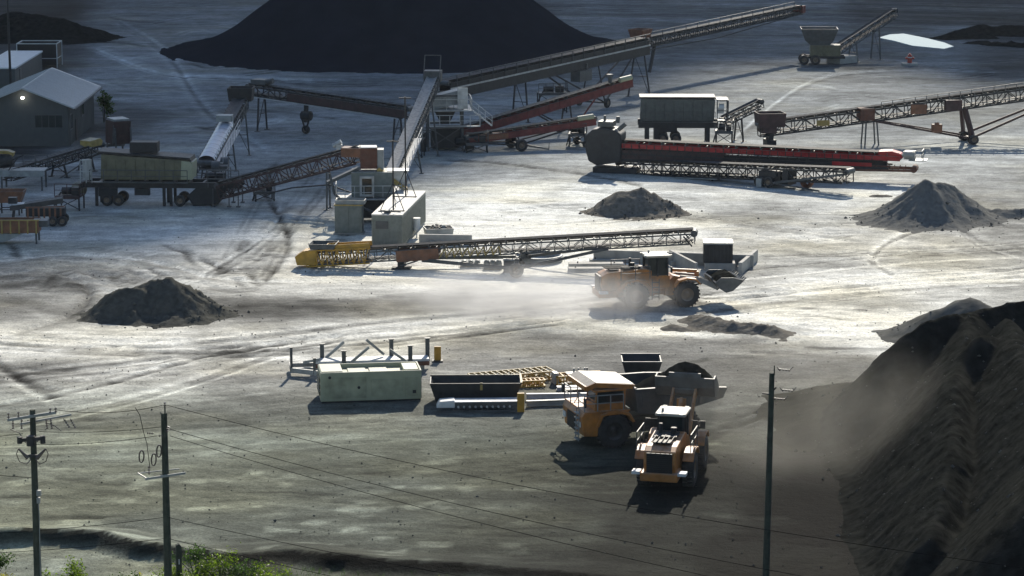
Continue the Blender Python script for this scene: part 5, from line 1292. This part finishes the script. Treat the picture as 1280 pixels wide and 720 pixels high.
for y in (-1, 1):
    t = MB(); pts = [(3.2, 1.3), (2.95, 2.0), (2.1, 2.25), (1.2, 2.0), (.9, 1.5), (1.05, 1.45), (1.3, 1.85), (2.1, 2.08), (2.8, 1.88), (3.05, 1.3)]
    t.prism(pts, y * 1.05, y * 1.86); t.build('fender', ORG, r_, .03)
    t = MB(); t.bx(4.02, 4.1, y * 1.1, y * 1.55, 1.3, 1.6); t.build('headlight', WHT, r_, .02)
    t = MB(); t.rail([(3.9, y * .7, 2.22), (3.9, y * 1.8, 2.22), (1.6, y * 1.8, 2.22)], .9, .025, .6); t.build('handrail', LGRY, r_)
    t = MB(); t.bar((3.6, y * 1.8, 2.9), (3.9, y * 2.0, 3.0), .04); t.box((3.95, y * 2.0, 2.8), (.08, .3, .5)); t.build('mirror', DGRY, r_)
t = MB()
for k in range(6): t.box((4.15, 1.2 - 0, .6 + k * .3), (.2, .5, .05))
t.bar((4.15, .95, .5), (4.1, .95, 2.3), .05); t.bar((4.15, 1.45, .5), (4.1, 1.45, 2.3), .05); t.build('ladder', LGRY, r_)
t = MB()
for x, y in ((1.5, .1), (1.5, 1.6), (3.2, .1), (3.2, 1.6)): t.bar((x, y, 2.2), (x * .98, y, 3.3), .1)
t.bx(1.45, 3.25, .05, 1.65, 2.2, 2.6); t.bx(1.4, 3.3, 0, 1.7, 3.28, 3.4)
c = t.build('cab', ORG, r_, .03)
MB().bx(1.55, 3.18, .12, 1.58, 2.6, 3.28).build('window', GLS, c)
# dump body
bed = MB(); W = 1.95
sidep = [(1.0, 3.3), (.8, 2.0), (-1.0, 1.75), (-4.3, 2.55), (-4.5, 3.05), (-1.0, 3.3)]
for y in (-W, W): bed.prism(sidep, y - .06, y + .06)
bed.prism([(1.0, 3.45), (.8, 2.0), (-1.0, 1.75), (-4.3, 2.55), (-4.3, 2.67), (-1.0, 1.9), (.7, 2.15), (.88, 3.45)], -W, W)
for k in range(6):
    x = .5 - k * .85
    for y in (-W - .06, W + .06): bed.bar((x, y, 1.95 if x > -1 else 1.8 - (x + 1) * .24), (x, y, 3.25), .14, .1)
for y in (-W, W): bed.bar((1.0, y, 3.32), (-1.0, y, 3.32), .2, .14); bed.bar((-1.0, y, 3.32), (-4.5, y, 3.08), .2, .14)
bd = bed.build('dump_body', GRY, r_)
t = MB(); t.prism([(.9, 3.46), (3.2, 3.7), (3.75, 3.5), (3.75, 3.64), (3.2, 3.85), (.9, 3.62)], -1.6, 1.6)
t.build('canopy', mat('pale_canopy', (.3, .26, .2), .5, dust=.35, var=.15), bd, .04)
t = MB(); t.bar((3.75, -1.6, 3.52), (3.75, 1.6, 3.52), .14, .26); t.bar((.9, 1.62, 3.45), (3.2, 1.62, 3.7), .08, .26); t.bar((3.2, 1.62, 3.7), (3.75, 1.62, 3.5), .08, .26); t.build('canopy_edge', ORG, bd)
vs = []; fs = []
for i in range(16):
    for j in range(12):
        u_ = i / 15; v_ = j / 11; x = -3.9 + u_ * 4.6; y = -1.85 + v_ * 3.7
        vs.append((x, y, 2.6 + 1.2 * math.sin(math.pi * min(1, u_ * 1.05)) * math.sin(math.pi * v_) + random.uniform(-.04, .04)))
for i in range(15):
    for j in range(11): a = i * 12 + j; fs.append((a, a + 1, a + 13, a + 12))
t = MB(); t.add(vs, fs, True); t.build('load', S_DARK, r_)

# ================================================================== PARKED BINS AND STEELWORK, lower middle
b = G(462, 497)
r_ = thing('cream_enclosure', 'pale cream-green machinery enclosure with recessed lid, parked left of the black bins', 'enclosure', b, R(8))
t = MB(); t.open_box(-3.05, 3.05, -1.25, 1.25, .12, 1.9, .12); t.bx(-2.9, 2.9, -1.1, 1.1, 1.5, 1.62); t.build('body', CREAM, r_, .04)
t = MB(); t.bx(-3.0, -1.7, -1.1, 1.1, 1.63, 1.94); t.bx(2.0, 2.9, -.9, .9, 1.63, 1.9); t.bx(-1.3, -.2, -1.0, 1.0, 1.63, 1.68); t.bx(.0, 1.1, -1.0, 1.0, 1.63, 1.68); t.build('lid_panel', CREAM, r_, .03)
t = MB(); t.bx(.0, 1.9, -1.3, -1.26, .35, 1.4); t.bx(2.05, 2.8, -1.3, -1.26, .3, 1.5); t.bx(-2.8, -.3, -1.285, -1.26, .3, 1.6); t.build('door', mat('cream_door', (.33, .34, .22), .5, dust=.3), r_, .01)
t = MB(); t.cyl((-.75, -1.32, .95), (-.75, -1.25, .95), .09, 10); t.cyl((-2.5, -1.32, 1.6), (-2.5, -1.25, 1.6), .09, 10); t.bx(2.5, 2.7, -1.33, -1.3, .5, .7); t.build('fitting', DGRY, r_)
t = MB()
for z in (.45, .85, 1.25): t.bx(-3.12, -3.06, -1.0, 1.0, z, z + .25)
t.build('end_louvre', OLV, r_)
t = MB(); t.bx(-3.0, 3.0, -1.1, 1.1, 0, .12); t.build('skid', DGRY, r_)
b = G(598, 506)
r_ = thing('black_bin', 'long black open-topped steel bin with flared ends, right of the cream enclosure', 'bin', b, R(1), 'black steel bins')
t = MB(); t.open_box(-2.55, 2.2, -.2, 1.7, .25, 1.35, .06, .35, .2); t.bx(-2.4, 2.1, -.1, .1, 0, .25); t.bx(-2.4, 2.1, 1.3, 1.5, 0, .25)
for k in range(5): t.bx(-2.2 + k * 1.0, -2.1 + k * 1.0, -.3, -.18, .3, 1.2)
t.build('bin_shell', DBED, r_)
t = MB(); t.bar((-2.9, -.42, 1.38), (2.55, -.42, 1.38), .08); t.bar((2.55, -.4, 1.38), (2.55, 1.9, 1.38), .1); t.bar((-2.9, 1.9, 1.38), (2.55, 1.9, 1.38), .08); t.build('rim', DGRY, r_)
t = MB(); t.bar((2.58, -.4, 1.44), (2.56, 1.9, 1.44), .12, .05); t.bx(.1, .25, -.45, -.38, 1.0, 1.45); t.build('worn_edge', YELD, r_)
b = G(802, 478)
r_ = thing('black_bin', 'square black open hopper tray with flared sides behind the haul truck', 'bin', b, R(0), 'black steel bins')
t = MB(); t.open_box(-.95, .95, -.1, 1.6, .3, 1.35, .06, .28, .3); t.bx(-.8, .8, 0, 1.4, 0, .3)
for k in range(4): t.bx(-.7 + k * .45, -.64 + k * .45, -.2, -.1, .4, 1.1)
t.build('bin_shell', DBED, r_); t = MB(); t.bar((-1.25, 1.92, 1.38), (1.25, 1.92, 1.38), .1); t.bar((-1.25, -.42, 1.38), (1.25, -.42, 1.38), .08); t.build('rim', GRY, r_)

# post frame behind the cream enclosure
b = G(452, 468)
r_ = thing('conveyor_stand_frame', 'pale steel base frame with upright stub posts and slanted struts, behind the cream enclosure', 'frame', b, R(7))
t = MB(); t.bx(-2.9, 4.3, .2, 1.3, .7, .85); t.build('deck', WHT, r_)
t = MB(); t.bar((-2.9, .15, .58), (4.3, .15, .58), .12, .26); t.bar((-2.9, 1.35, .58), (4.3, 1.35, .58), .12, .26); t.build('edge_beam', RUST, r_)
t = MB(); t.bx(-4.4, -2.4, .1, .25, .25, .5); t.bx(-4.4, -2.4, 1.5, 1.65, .25, .5); t.bar((-4.4, 0, .4), (-4.4, 1.7, .4), .16, .3); t.bar((-4.4, .0, .4), (-2.6, -1.2, .4), .16, .3); t.bar((-2.6, -1.2, .4), (-1.0, -1.1, .4), .16, .3)
for x in (-2.6, 0, 3.8): t.bx(x, x + .2, .3, 1.2, 0, .5)
t.build('base_frame', LGRY, r_)
for (x, y, h_) in ((-4.4, 0.1, 1.8), (-1.1, .1, 1.5), (-2.4, 1.4, 1.7), (-3.0, -.9, 1.3), (2.0, 1.4, 1.9), (3.1, .2, 1.7), (4.3, 1.4, 1.9)):
    t = MB(); w_ = .16 if x in (-4.4, -3.0) else .26; t.bx(x - w_ / 2, x + w_ / 2, y - .1, y + .1, .3, h_); t.bx(x - w_ * .7, x + w_ * .7, y - .14, y + .14, h_, h_ + .05); t.build('post', GRY, r_)
for p, q in (((-.7, .2, .7), (.5, .2, 1.7)), ((-2.2, 1.4, .8), (-1.0, 1.5, 1.8)), ((1.5, 1.2, 1.0), (.4, 1.0, 2.0)), ((2.9, .1, .7), (1.8, .2, 1.5)), ((-3.6, .8, .7), (-2.6, .2, 1.0))):
    t = MB(); t.bar(p, q, .16); t.build('strut', LGRY, r_)
b = G(547, 452); r_ = thing('yellow_end_plate', 'upright yellow end plate on the right end of the pale post frame', 'plate', b)
t = MB(); t.bx(-.22, .22, -.1, .1, 0, 1.0); t.build('plate', YEL, r_, .02); MB().bx(-.35, .35, -.3, .3, 0, .1).build('foot', DGRY, r_)
# white conveyor section with yellow end
b = G(600, 514); r_ = thing('conveyor_section', 'white-edged conveyor section lying on the ground before the long black bin, yellow end plate', 'conveyor', b, R(3))
t = MB(); t.bx(-2.35, 2.2, -.3, -.24, .35, .62); t.bx(-2.35, 2.2, .5, .56, .35, .62)
for k in range(12): t.bx(-1.6 + k * .34, -1.55 + k * .34, -.32, .55, .1, .55)
t.bx(-2.3, 2.2, -.34, -.3, 0, .14); t.build('frame', GRY, r_)
t = MB(); t.bx(-1.7, 2.2, -.4, .6, .63, .68); t.build('top_strip', mat('white_strip', (.65, .65, .66), .5, dust=.3), r_)
t = MB(); t.prism([(-2.6, .3), (-2.4, .68), (-1.5, .75), (-1.5, .3)], -.35, .6); t.build('white_nose', WHT, r_, .05)
t = MB(); t.bx(2.2, 2.62, -.4, -.2, 0, 1.15); t.build('yellow_end_plate', YEL, r_, .02)
t = MB(); [t.cyl((-1.3 + k * .34, -.36, .35), (-1.3 + k * .34, -.3, .35), .07, 8) for k in range(10)]; t.build('roller_ends', GALV, r_)
# yellow trusses
def lattice(name, label, p, q, w, h, m, grp, n=10, extra=None):
    p = Vector(p); q = Vector(q); c = (p + q) / 2; rz_ = math.atan2(q.y - p.y, q.x - p.x); L0 = (q - p).length; r = thing(name, label, 'lattice frame', (c.x, c.y, 0), rz_, grp)
    t = MB()
    for y in (-w / 2, w / 2):
        for z in (.06, h): t.bar((-L0 / 2, y, z), (L0 / 2, y, z), .09)
        for k in range(n):
            a = -L0 / 2 + L0 * k / n; b2 = a + L0 / n; t.bar((a, y, .06 if k % 2 else h), (b2, y, h if k % 2 else .06), .06); t.bar((a, y, .06), (a, y, h), .06)
    t.build('truss', m, r); t = MB()
    for k in range(n + 1): a = -L0 / 2 + L0 * k / n; t.bar((a, -w / 2, h), (a, w / 2, h), .07); t.bar((a, -w / 2, .06), (a, w / 2, .06), .07)
    t.build('cross_members', m, r)
    if extra: extra(r, L0)
    return r
lattice('yellow_lattice_frame', 'dull yellow lattice truss lying behind the long black bin', G(590, 481), G(688, 472), 1.4, .55, YELD, 'yellow trusses on the ground', 14)
lattice('yellow_lattice_frame', 'short yellow truss in front of the dull longer one, right of the long black bin', G(636, 484), G(680, 482), .7, .4, YEL, 'yellow trusses on the ground', 8)
def xt(r, L0):
    t = MB(); t.bx(-.8, .3, -.3, .3, .62, .68); [t.cyl((x, 0, .6), (x, 0, .95), .06, 8) for x in (-.3, .0, .4, .55)]; t.box((-L0 / 2, 0, .4), (.3, .7, .7)); t.build('brackets', LGRY, r)
lattice('yellow_conveyor_head', 'bright yellow dusty conveyor head frame lying left of the haul truck canopy', G(694, 480), G(752, 477), 1.0, .55, YEL, 'yellow trusses on the ground', 7, xt)
def beam(label, p, q, w, h, m, z=0):
    p = Vector(p); q = Vector(q); c = (p + q) / 2; r = thing('steel_beam', label, 'beam', (c.x, c.y, z), math.atan2(q.y - p.y, q.x - p.x), 'steel beams left of the haul truck'); L0 = (q - p).length
    t = MB(); t.bx(-L0 / 2, L0 / 2, -w / 2, w / 2, h - .05, h); t.bx(-L0 / 2, L0 / 2, -w / 2, w / 2, 0.05, .1); t.bx(-L0 / 2, L0 / 2, -.04, .04, .1, h - .05); t.build('profile', m, r)
    t = MB(); [t.bx(x, x + .15, -w / 2, w / 2, 0, .05) for x in (-L0 * .4, 0, L0 * .4)]; t.build('packers', OLV, r)
LST = mat('light_primer_steel', (.5, .5, .54), .5, dust=.4)
beam('short white-ended steel beam nearest the yellow conveyor head', G(696, 489), G(738, 488), .5, .3, LST)
beam('bluish steel beam just behind the long pair, left of the haul truck', G(702, 493), G(742, 492), .5, .35, GRY)
beam('rear one of the two long pale beams between black bin and haul truck', G(658, 500), G(744, 499), .25, .4, LST)
beam('front one of the two long pale beams, with small white studs', G(658, 509), G(738, 506), .25, .4, LGRY)

# service gear round the plant
def skid(label, px_, row, w_, h_, seed, m1=DGRY, m2=GRY, rail=True):
    rd_ = random.Random(seed); r = thing('service_platform', label, 'platform', G(px_, row), R(rd_.uniform(-12, 12)))
    t = MB(); t.bx(-w_ / 2, w_ / 2, -.9, .9, h_ - .1, h_); t.bx(-w_ / 2, w_ / 2, -.95, -.85, h_ - .25, h_); t.build('deck', m2, r)
    for x in (-w_ / 2 + .1, w_ / 2 - .1):
        for y in (-.8, .8): MB().bar((x, y, 0), (x, y, h_ - .1), .12).build('leg', m1, r)
    t = MB(); t.bar((-w_ / 2, -.8, .1), (w_ / 2, -.8, h_ - .1), .07); t.bar((w_ / 2, -.8, .1), (-w_ / 2, -.8, h_ - .1), .07); t.build('brace', m1, r)
    t = MB(); t.rail([(-w_ / 2, -.9, h_), (w_ / 2, -.9, h_), (w_ / 2, .9, h_)], 1.05, .03, .8); t.build('railing', m2, r)
    t = MB(); t.cyl((-w_ * .3, 0, h_ + .35), (w_ * .05, 0, h_ + .35), .32, 12); t.box((w_ * .25, 0, h_ + .35), (w_ * .28, .8, .65)); t.build('motor', m1, r, .02)
    t = MB(); t.path([(-w_ * .3, -.4, h_ + .3), (-w_ * .5, -.6, h_ * .6), (-w_ * .6, -.8, .1)], .07, 6); t.build('hose', m1, r)
skid('dark motor platform at the foot of the blue covered conveyor', 268, 246, 2.6, 1.5, 1)
skid('railed service deck under the dark crusher feed conveyor legs', 330, 250, 1.8, .9, 2)
skid('small gear platform left of the olive screen plant', 88, 262, 2.2, 1.3, 3, DGRY, MAR)
skid('dark service deck between the steep conveyor and the screening tower', 516, 196, 2.2, 1.8, 4)
skid('low motor stand below the screening tower stair', 596, 190, 2.2, 1.0, 5)
skid('motor platform under the middle of the long dark conveyor', 690, 140, 3.2, 2.2, 6)
skid('gear stand in the shade behind the round tail hopper', 722, 182, 1.8, 1.3, 7)
skid('low railed stand behind the grey screen plant wheels', 905, 180, 1.8, 1.4, 8)
b = G(14, 268); r_ = thing('rusty_hopper', 'rusty orange hopper between the steel gantry platform and the orange slatted bin', 'hopper', b)
t = MB(); t.open_box(-1.0, .9, -.7, .7, 1.1, 2.1, .06, .35, .25); t.build('bin', ORGD, r_); t = MB()
for x in (-.9, .8):
    for y in (-.6, .6): t.bar((x, y, 0), (x, y, 1.1), .12)
t.bar((-.9, -.6, .5), (.8, -.6, .5), .08); t.bar((-.9, .6, .5), (.8, .6, .5), .08); t.bar((-.9, -.6, .5), (-.9, .6, .5), .08); t.bar((.8, -.6, .5), (.8, .6, .5), .08); t.build('frame', DGRY, r_)

# ================================================================== UTILITY POLES, WIRES, VERGE
GP = 'wooden utility poles in the foreground'
def pole_base(px, topy, Y):
    s = None; d = ray(px, 600); x = d.x / d.y * Y
    # height from the top row
    d2 = ray(px, topy); t_ = Y / d2.y
    return Vector((d2.x * t_, Y, 0)), CAM_H + d2.z * t_
def ins(mb, p, d, n=3, r=.07, l=.3):
    p = Vector(p); d = Vector(d).normalized()
    mb.cyl(p, p + d * l, r * .35, 6)
    for k in range(n): q = p + d * (l * (k + .6) / n); mb.cyl(q, q + d * .04, r, 8)
YP = 120.0
b1, h1 = pole_base(40, 512, YP)
r_ = thing('utility_pole', 'leftmost wooden utility pole with a loaded crossarm, fuse switches and dangling insulators', 'utility pole', b1, 0, GP)
t = MB(); t.cyl((0, 0, -.3), (.02, 0, h1), .19, 12, .13); t.build('pole', WOOD, r_)
t = MB(); t.bar((-1.1, -.15, h1 - .45), (1.1, -.15, h1 - .1), .1, .12); t.bar((-.6, .12, h1 - .7), (1.7, .5, h1 - .35), .08); t.build('crossarm', LGRY, r_)
t = MB()
for x in (-1.05, -.6, .85, 1.1): ins(t, (x, -.15, h1 - .3 + x * .12), (0, 0, 1), 2, .06, .3)
for x in (-.9, -.5, .6, .8, 1.4, 1.7): ins(t, (x, .1, h1 - .45), (random.uniform(-.3, .6), .2, -1), 4, .055, .5)
t.path([(-1.0, -.1, h1 - .9), (-.6, -.1, h1 - 1.05), (-.3, -.2, h1 - 1.5)], .02); t.path([(.6, 0, h1 - .6), (1.0, 0, h1 - .75), (1.3, 0, h1 - 1.0)], .02)
t.build('insulator', PORC, r_)
t = MB(); t.cyl((-.05, -.3, h1 - 1.6), (-.05, -.3, h1 - 1.15), .2, 12); t.bar((-.6, -.3, h1 - 1.35), (.6, -.3, h1 - 1.25), .16); t.cyl((-.55, -.3, h1 - 1.5), (-.55, -.3, h1 - 1.2), .12); t.cyl((.5, -.3, h1 - 1.5), (.5, -.3, h1 - 1.15), .12)
t.bar((-.3, -.25, h1 - 2.1), (.3, -.25, h1 - 2.1), .12); t.build('transformer', DGRY, r_)
t = MB()
for s in (-1, 1):
    t.cyl((s * .2, -.3, h1 - 2.2), (s * .62, -.3, h1 - 1.75), .1, 8, .04); t.path([(s * .62, -.3, h1 - 1.75), (s * .72, -.3, h1 - 2.0), (s * .6, -.3, h1 - 2.35), (s * .3, -.2, h1 - 2.5), (s * .1, -.1, h1 - 2.3)], .02)
t.build('fuse_switch', PORC, r_)
t = MB(); t.bx(.1, .3, -.2, 0, h1 - 4.0, h1 - 3.75); t.bx(.1, .25, -.2, 0, h1 - 4.35, h1 - 4.1); t.path([(.14, -.1, h1 - 3.7), (.18, -.1, h1 - 5.0), (.12, -.1, 0)], .02); t.build('junction_box', LGRY, r_)
b2, h2 = pole_base(205, 516, YP)
r_ = thing('utility_pole', 'middle wooden utility pole with low crossarm and three oval cut-outs on its left', 'utility pole', b2, 0, GP)
t = MB(); t.cyl((0, 0, -.3), (0, 0, h2), .19, 12, .14); t.bar((.06, -.1, h2 - .1), (.06, -.1, h2 + .35), .06); t.build('pole', WOOD, r_)
t = MB(); t.bar((-.9, -.2, h2 - 3.05), (.95, -.25, h2 - 2.75), .08, .1); t.bar((-1.2, .3, h2 - 2.9), (.6, .3, h2 - 2.7), .05); t.bar((-1.3, .3, h2 - 2.9), (-.8, -.2, h2 - 3.05), .05); t.build('crossarm', LGRY, r_)
t = MB(); ins(t, (.06, -.1, h2 + .3), (0, 0, 1), 2, .06, .2); ins(t, (.1, -.1, h2 - .9), (.4, 0, 1), 3, .07, .3); ins(t, (-.3, -.1, h2 - 1.05), (.6, 0, .0), 3, .05, .35); ins(t, (-.75, .0, h2 - 2.9), (0, 0, 1), 3, .06, .4); ins(t, (-.5, .1, h2 - 1.0), (-1, 0, .1), 3, .05, .3); t.build('insulator', PORC, r_)
for (x, z) in ((-1.05, -2.0), (-.5, -2.15), (-.25, -1.75)):
    t = MB(); pts = [Vector((x + .11 * math.cos(a * math.pi / 6), -.15, h2 + z + .05 * math.cos(a * math.pi / 6) + .28 * math.sin(a * math.pi / 6))) for a in range(13)]; t.path(pts, .035, 6); t.build('fuse_cutout', PORC, r_)
t = MB(); t.path([(-1.3, 0, h2 + .25), (-1.1, 0, h2 - .1), (-.95, 0, h2 - .9), (-.8, -.1, h2 - 1.4), (-.7, 0, h2 - 2.6)], .015); t.build('jumper', WIRE, r_)
b3, h3 = pole_base(965, 466, YP)
r_ = thing('utility_pole', 'slim right-hand utility pole standing alone before the dark fines', 'utility pole', b3, 0, GP)
t = MB(); t.cyl((-.12, 0, -.3), (0, 0, h3), .17, 12, .12); t.bar((.1, -.05, h3 - .1), (.1, -.05, h3 + .35), .05); t.build('pole', WOOD, r_)
t = MB(); t.bar((-.42, 0, h3 - .95), (0, 0, h3 - 1.0), .06); t.bar((0, 0, h3 - .9), (.2, -.1, h3 - .65), .06); t.build('bracket', DGRY, r_)
t = MB()
for (x, z) in ((.55, .2), (.7, -.75), (.35, -1.15)):
    ins(t, (x - .3, -.1, h3 + z - .02), (1, 0, -.1), 4, .05, .55); t.bar((x - .35, -.1, h3 + z + .1), (x - .2, -.1, h3 + z - .1), .03)
    t.bar((x + .4, -.1, h3 + z + .1), (x + .2, -.1, h3 + z - .1), .03)
t.build('insulator', PORC, r_)
def wire(label, a, b, sag, r=.013):
    a = Vector(a); b = Vector(b); pts = []
    for k in range(25): u_ = k / 24; p = a.lerp(b, u_); p.z -= 4 * sag * u_ * (1 - u_); pts.append(p - a)
    mb = MB(); mb.path(pts, r, 5); o = mb.build('power_line', WIRE, loc=a); tag(o, label, 'wire', 'power lines')
T1 = b1 + Vector((0, 0, h1)); T2 = b2 + Vector((0, 0, h2)); T3 = b3 + Vector((0, 0, h3))
wire('top power line between the leftmost and middle poles', T1 + Vector((1.0, 0, .0)), T2 + Vector((.06, -.1, .4)), .25)
wire('upper one of the middle pair of lines between the two left poles', T1 + Vector((.2, .5, -1.15)), T2 + Vector((-.1, .2, -.7)), .12)
wire('lower one of the middle pair of lines between the two left poles', T1 + Vector((.2, -.5, -1.5)), T2 + Vector((-.3, -.3, -1.0)), .12)
wire('power line leaving the left edge at the height of the middle pair', T1 + Vector((-.5, .3, -1.2)), T1 + Vector((-14, .3, -1.9)), .2)
wire('lower power line leaving the left edge toward the leftmost pole', T1 + Vector((0, 0, -3.2)), T1 + Vector((-14, 0, -1.0)), .3)
# lines run on past the middle pole toward a pole down the road, out of frame
F = lambda x, y, Yv: Vector((ray(x, y).x / ray(x, y).y * Yv, Yv, CAM_H + ray(x, y).z / ray(x, y).y * Yv))
wire('topmost of the three thin lines sloping right from the middle pole', T2 + Vector((.06, -.1, .4)), F(1700, 760, 81), .9)
wire('second of the three thin lines sloping right from the middle pole', T2 + Vector((.2, 0, -.75)), F(1700, 830, 81), .9)
wire('third of the three thin lines sloping right from the middle pole', T2 + Vector((.2, .3, -1.15)), F(1700, 870, 81), .9)
wire('upper communication line low between the poles', b1 + Vector((-14, 0, h1 - 5.8)), b2 + Vector((0, 0, h2 - 4.9)), .5)
wire('lower communication line low between the poles', b1 + Vector((-14, 0, h1 - 6.6)), b2 + Vector((0, 0, h2 - 5.9)), .5)
wire('upper low line running right from the middle pole to the bottom', b2 + Vector((0, 0, h2 - 4.9)), F(1500, 830, 86), .8)
wire('lower low line running right from the middle pole to the bottom', b2 + Vector((0, 0, h2 - 5.9)), F(1500, 880, 86), .8)
# fence posts
for (x, top, lb, w_) in ((223, 679, 'thick weathered timber post beside the middle utility pole', .26), (209, 690, 'short dark post stump right at the foot of the middle utility pole', .2)):
    p = U(x, top, 742); r_ = thing('timber_post', lb, 'post', (p.x, p.y, 0), R(12))
    t = MB(); t.prism([(-w_ / 2, -.2), (w_ / 2, -.2), (w_ / 2, p.z - .15), (w_ * .1, p.z), (-w_ / 2, p.z - .08)], -w_ / 2, w_ / 2); t.build('post', WOOD, r_, .02)
    t = MB(); t.bar((0, -w_ * .6, p.z * .6), (0, -w_ * .5, p.z * .7), .05); t.build('staple', GALV, r_)
# shrubs
SHR = [(-12, 706, 2.2, 1.2, LF2, 'dark shrub cut by the left edge at the bottom'), (92, 722, 1.9, .9, LF1, 'bright green bush right of the leftmost utility pole'), (138, 728, 1.5, .6, LF1, 'slender light green sprig between the two left poles'),
       (182, 732, 1.4, .9, LF3, 'low yellowish shrub just left of the middle utility pole'), (246, 713, 2.4, 1.2, LF2, 'dark leafy bush right of the timber post'), (275, 716, 2.3, 1.5, LF1, 'wide bright green bush, tallest right of the middle pole'),
       (306, 720, 1.9, 1.3, LF2, 'darker green bush next to the wide bright one'), (335, 724, 1.8, 1.4, LF1, 'mid green bush trailing right along the bottom edge'), (372, 732, 1.3, .8, LF1, 'small light bush near the right end of the green row'),
       (395, 728, 1.2, .5, LF3, 'pale thin sprig at the right end of the green row'), (235, 728, 1.4, .9, LF1, 'bright bush in front of the timber post'), (545, 722, .9, .55, LF3, 'lone straw-coloured tuft at the bottom edge, mid-left'),
       (60, 728, 1.4, .9, LF1, 'light green bush between the leftmost pole and the slender sprig'), (160, 724, 1.5, .8, LF2, 'dark small bush between the slender sprig and the yellowish shrub'), (215, 722, 1.9, 1.0, LF1, 'bright bush at the foot of the middle utility pole'),
       (0, 728, 1.3, .8, LF3, 'low dry shrub in the bottom left corner'), (610, 728, .7, .6, LF3, 'faint dry tuft right of the lone straw tuft')]
for k, (x, row, h_, rd_, lm, lb) in enumerate(SHR):
    leafy('shrub', lb, G(x, row + 18), h_ * .8, rd_, int(520 + 500 * rd_), lm, 'shrub', 'shrubs on the verge', stems=9, ls=.1, seed=50 + k)
# verge ground cover
vg = MB(); rd = random.Random(9)
for k in range(9000):
    x = rd.uniform(-60, 660) if rd.random() < .8 else rd.uniform(-60, 420); y = rd.uniform(712, 790) 
    if x > 420 and rd.random() < .7: continue
    if x < 210 and y < 722: continue
    p = G(x, y); l = rd.uniform(.1, .3); a = rd.uniform(0, 6.28); vg.add([p, p + Vector((math.cos(a) * .03, math.sin(a) * .03, 0)), p + Vector((rd.uniform(-.1, .1), rd.uniform(-.1, .1), l))], [(0, 1, 2)])
tag(vg.build('grass', LF2), 'short rough grass and weeds along the bottom verge', 'grass', kind='stuff')

# ================================================================== DUST IN THE AIR
def dust(name, label, c, rad, dens, col, seed=0, ns=.18):
    m = bpy.data.materials.new('airborne_dust'); m.use_nodes = True; t = m.node_tree; N = t.nodes; L = t.links
    N.remove(N['Principled BSDF']); v = N.new('ShaderNodeVolumePrincipled'); L.new(v.outputs[0], N['Material Output'].inputs['Volume'])
    v.inputs['Color'].default_value = (*col, 1); v.inputs['Anisotropy'].default_value = .45
    tc = N.new('ShaderNodeTexCoord'); ln = N.new('ShaderNodeVectorMath'); ln.operation = 'LENGTH'; mp = N.new('ShaderNodeVectorMath'); mp.operation = 'DIVIDE'; mp.inputs[1].default_value = rad
    L.new(tc.outputs['Object'], mp.inputs[0]); L.new(mp.outputs[0], ln.inputs[0])
    mr = N.new('ShaderNodeMapRange'); mr.interpolation_type = 'SMOOTHSTEP'; mr.inputs[1].default_value = 1.0; mr.inputs[2].default_value = .1; mr.inputs[3].default_value = 0; mr.inputs[4].default_value = 1
    L.new(ln.outputs['Value'], mr.inputs[0])
    no = N.new('ShaderNodeTexNoise'); no.inputs['Scale'].default_value = ns; no.inputs['Detail'].default_value = 4; L.new(tc.outputs['Object'], no.inputs['Vector'])
    m2 = N.new('ShaderNodeMapRange'); m2.inputs[1].default_value = .38; m2.inputs[2].default_value = .68; L.new(no.outputs[0], m2.inputs[0])
    mu = N.new('ShaderNodeMath'); mu.operation = 'MULTIPLY'; L.new(mr.outputs[0], mu.inputs[0]); L.new(m2.outputs[0], mu.inputs[1])
    md = N.new('ShaderNodeMath'); md.operation = 'MULTIPLY'; md.inputs[1].default_value = dens; L.new(mu.outputs[0], md.inputs[0]); L.new(md.outputs[0], v.inputs['Density'])
    mb = MB(); n = 24
    prof = [(max(.001, math.sin(math.pi * k / 12)), -math.cos(math.pi * k / 12)) for k in range(13)]
    mb.lathe([(p, q) for p, q in prof], (0, 0, 0), 'z', n)
    mb.v = [(x * rad[0], y * rad[1], z * rad[2]) for x, y, z in mb.v]
    o = mb.build(name, m, loc=c); tag(o, label, 'dust', kind='stuff')
    return o
c = G(655, 392); dust('dust_cloud', 'pale dust trail hanging over the haul road behind the driving wheel loader', (c.x, c.y, 1.2), (13, 8, 2.4), .45, (.97, .98, 1.0))
c = G(1010, 590); dust('dust_cloud', 'brown-grey dust drifting before the foot of the giant dark stockpile', (c.x, c.y, 3.0), (11, 8, 6.0), .05, (.75, .74, .68))
hm = bpy.data.materials.new('thin_haze'); hm.use_nodes = True
hm.node_tree.nodes.remove(hm.node_tree.nodes['Principled BSDF']); hv = hm.node_tree.nodes.new('ShaderNodeVolumePrincipled'); hm.node_tree.links.new(hv.outputs[0], hm.node_tree.nodes['Material Output'].inputs['Volume'])
hv.inputs['Color'].default_value = (.8, .88, 1, 1); hv.inputs['Density'].default_value = .00004; hv.inputs['Anisotropy'].default_value = .3
volume_box('haze', -3200, 3200, -400, 4700, -1.4, 60, hm)
for o in bpy.data.objects: strip(o)
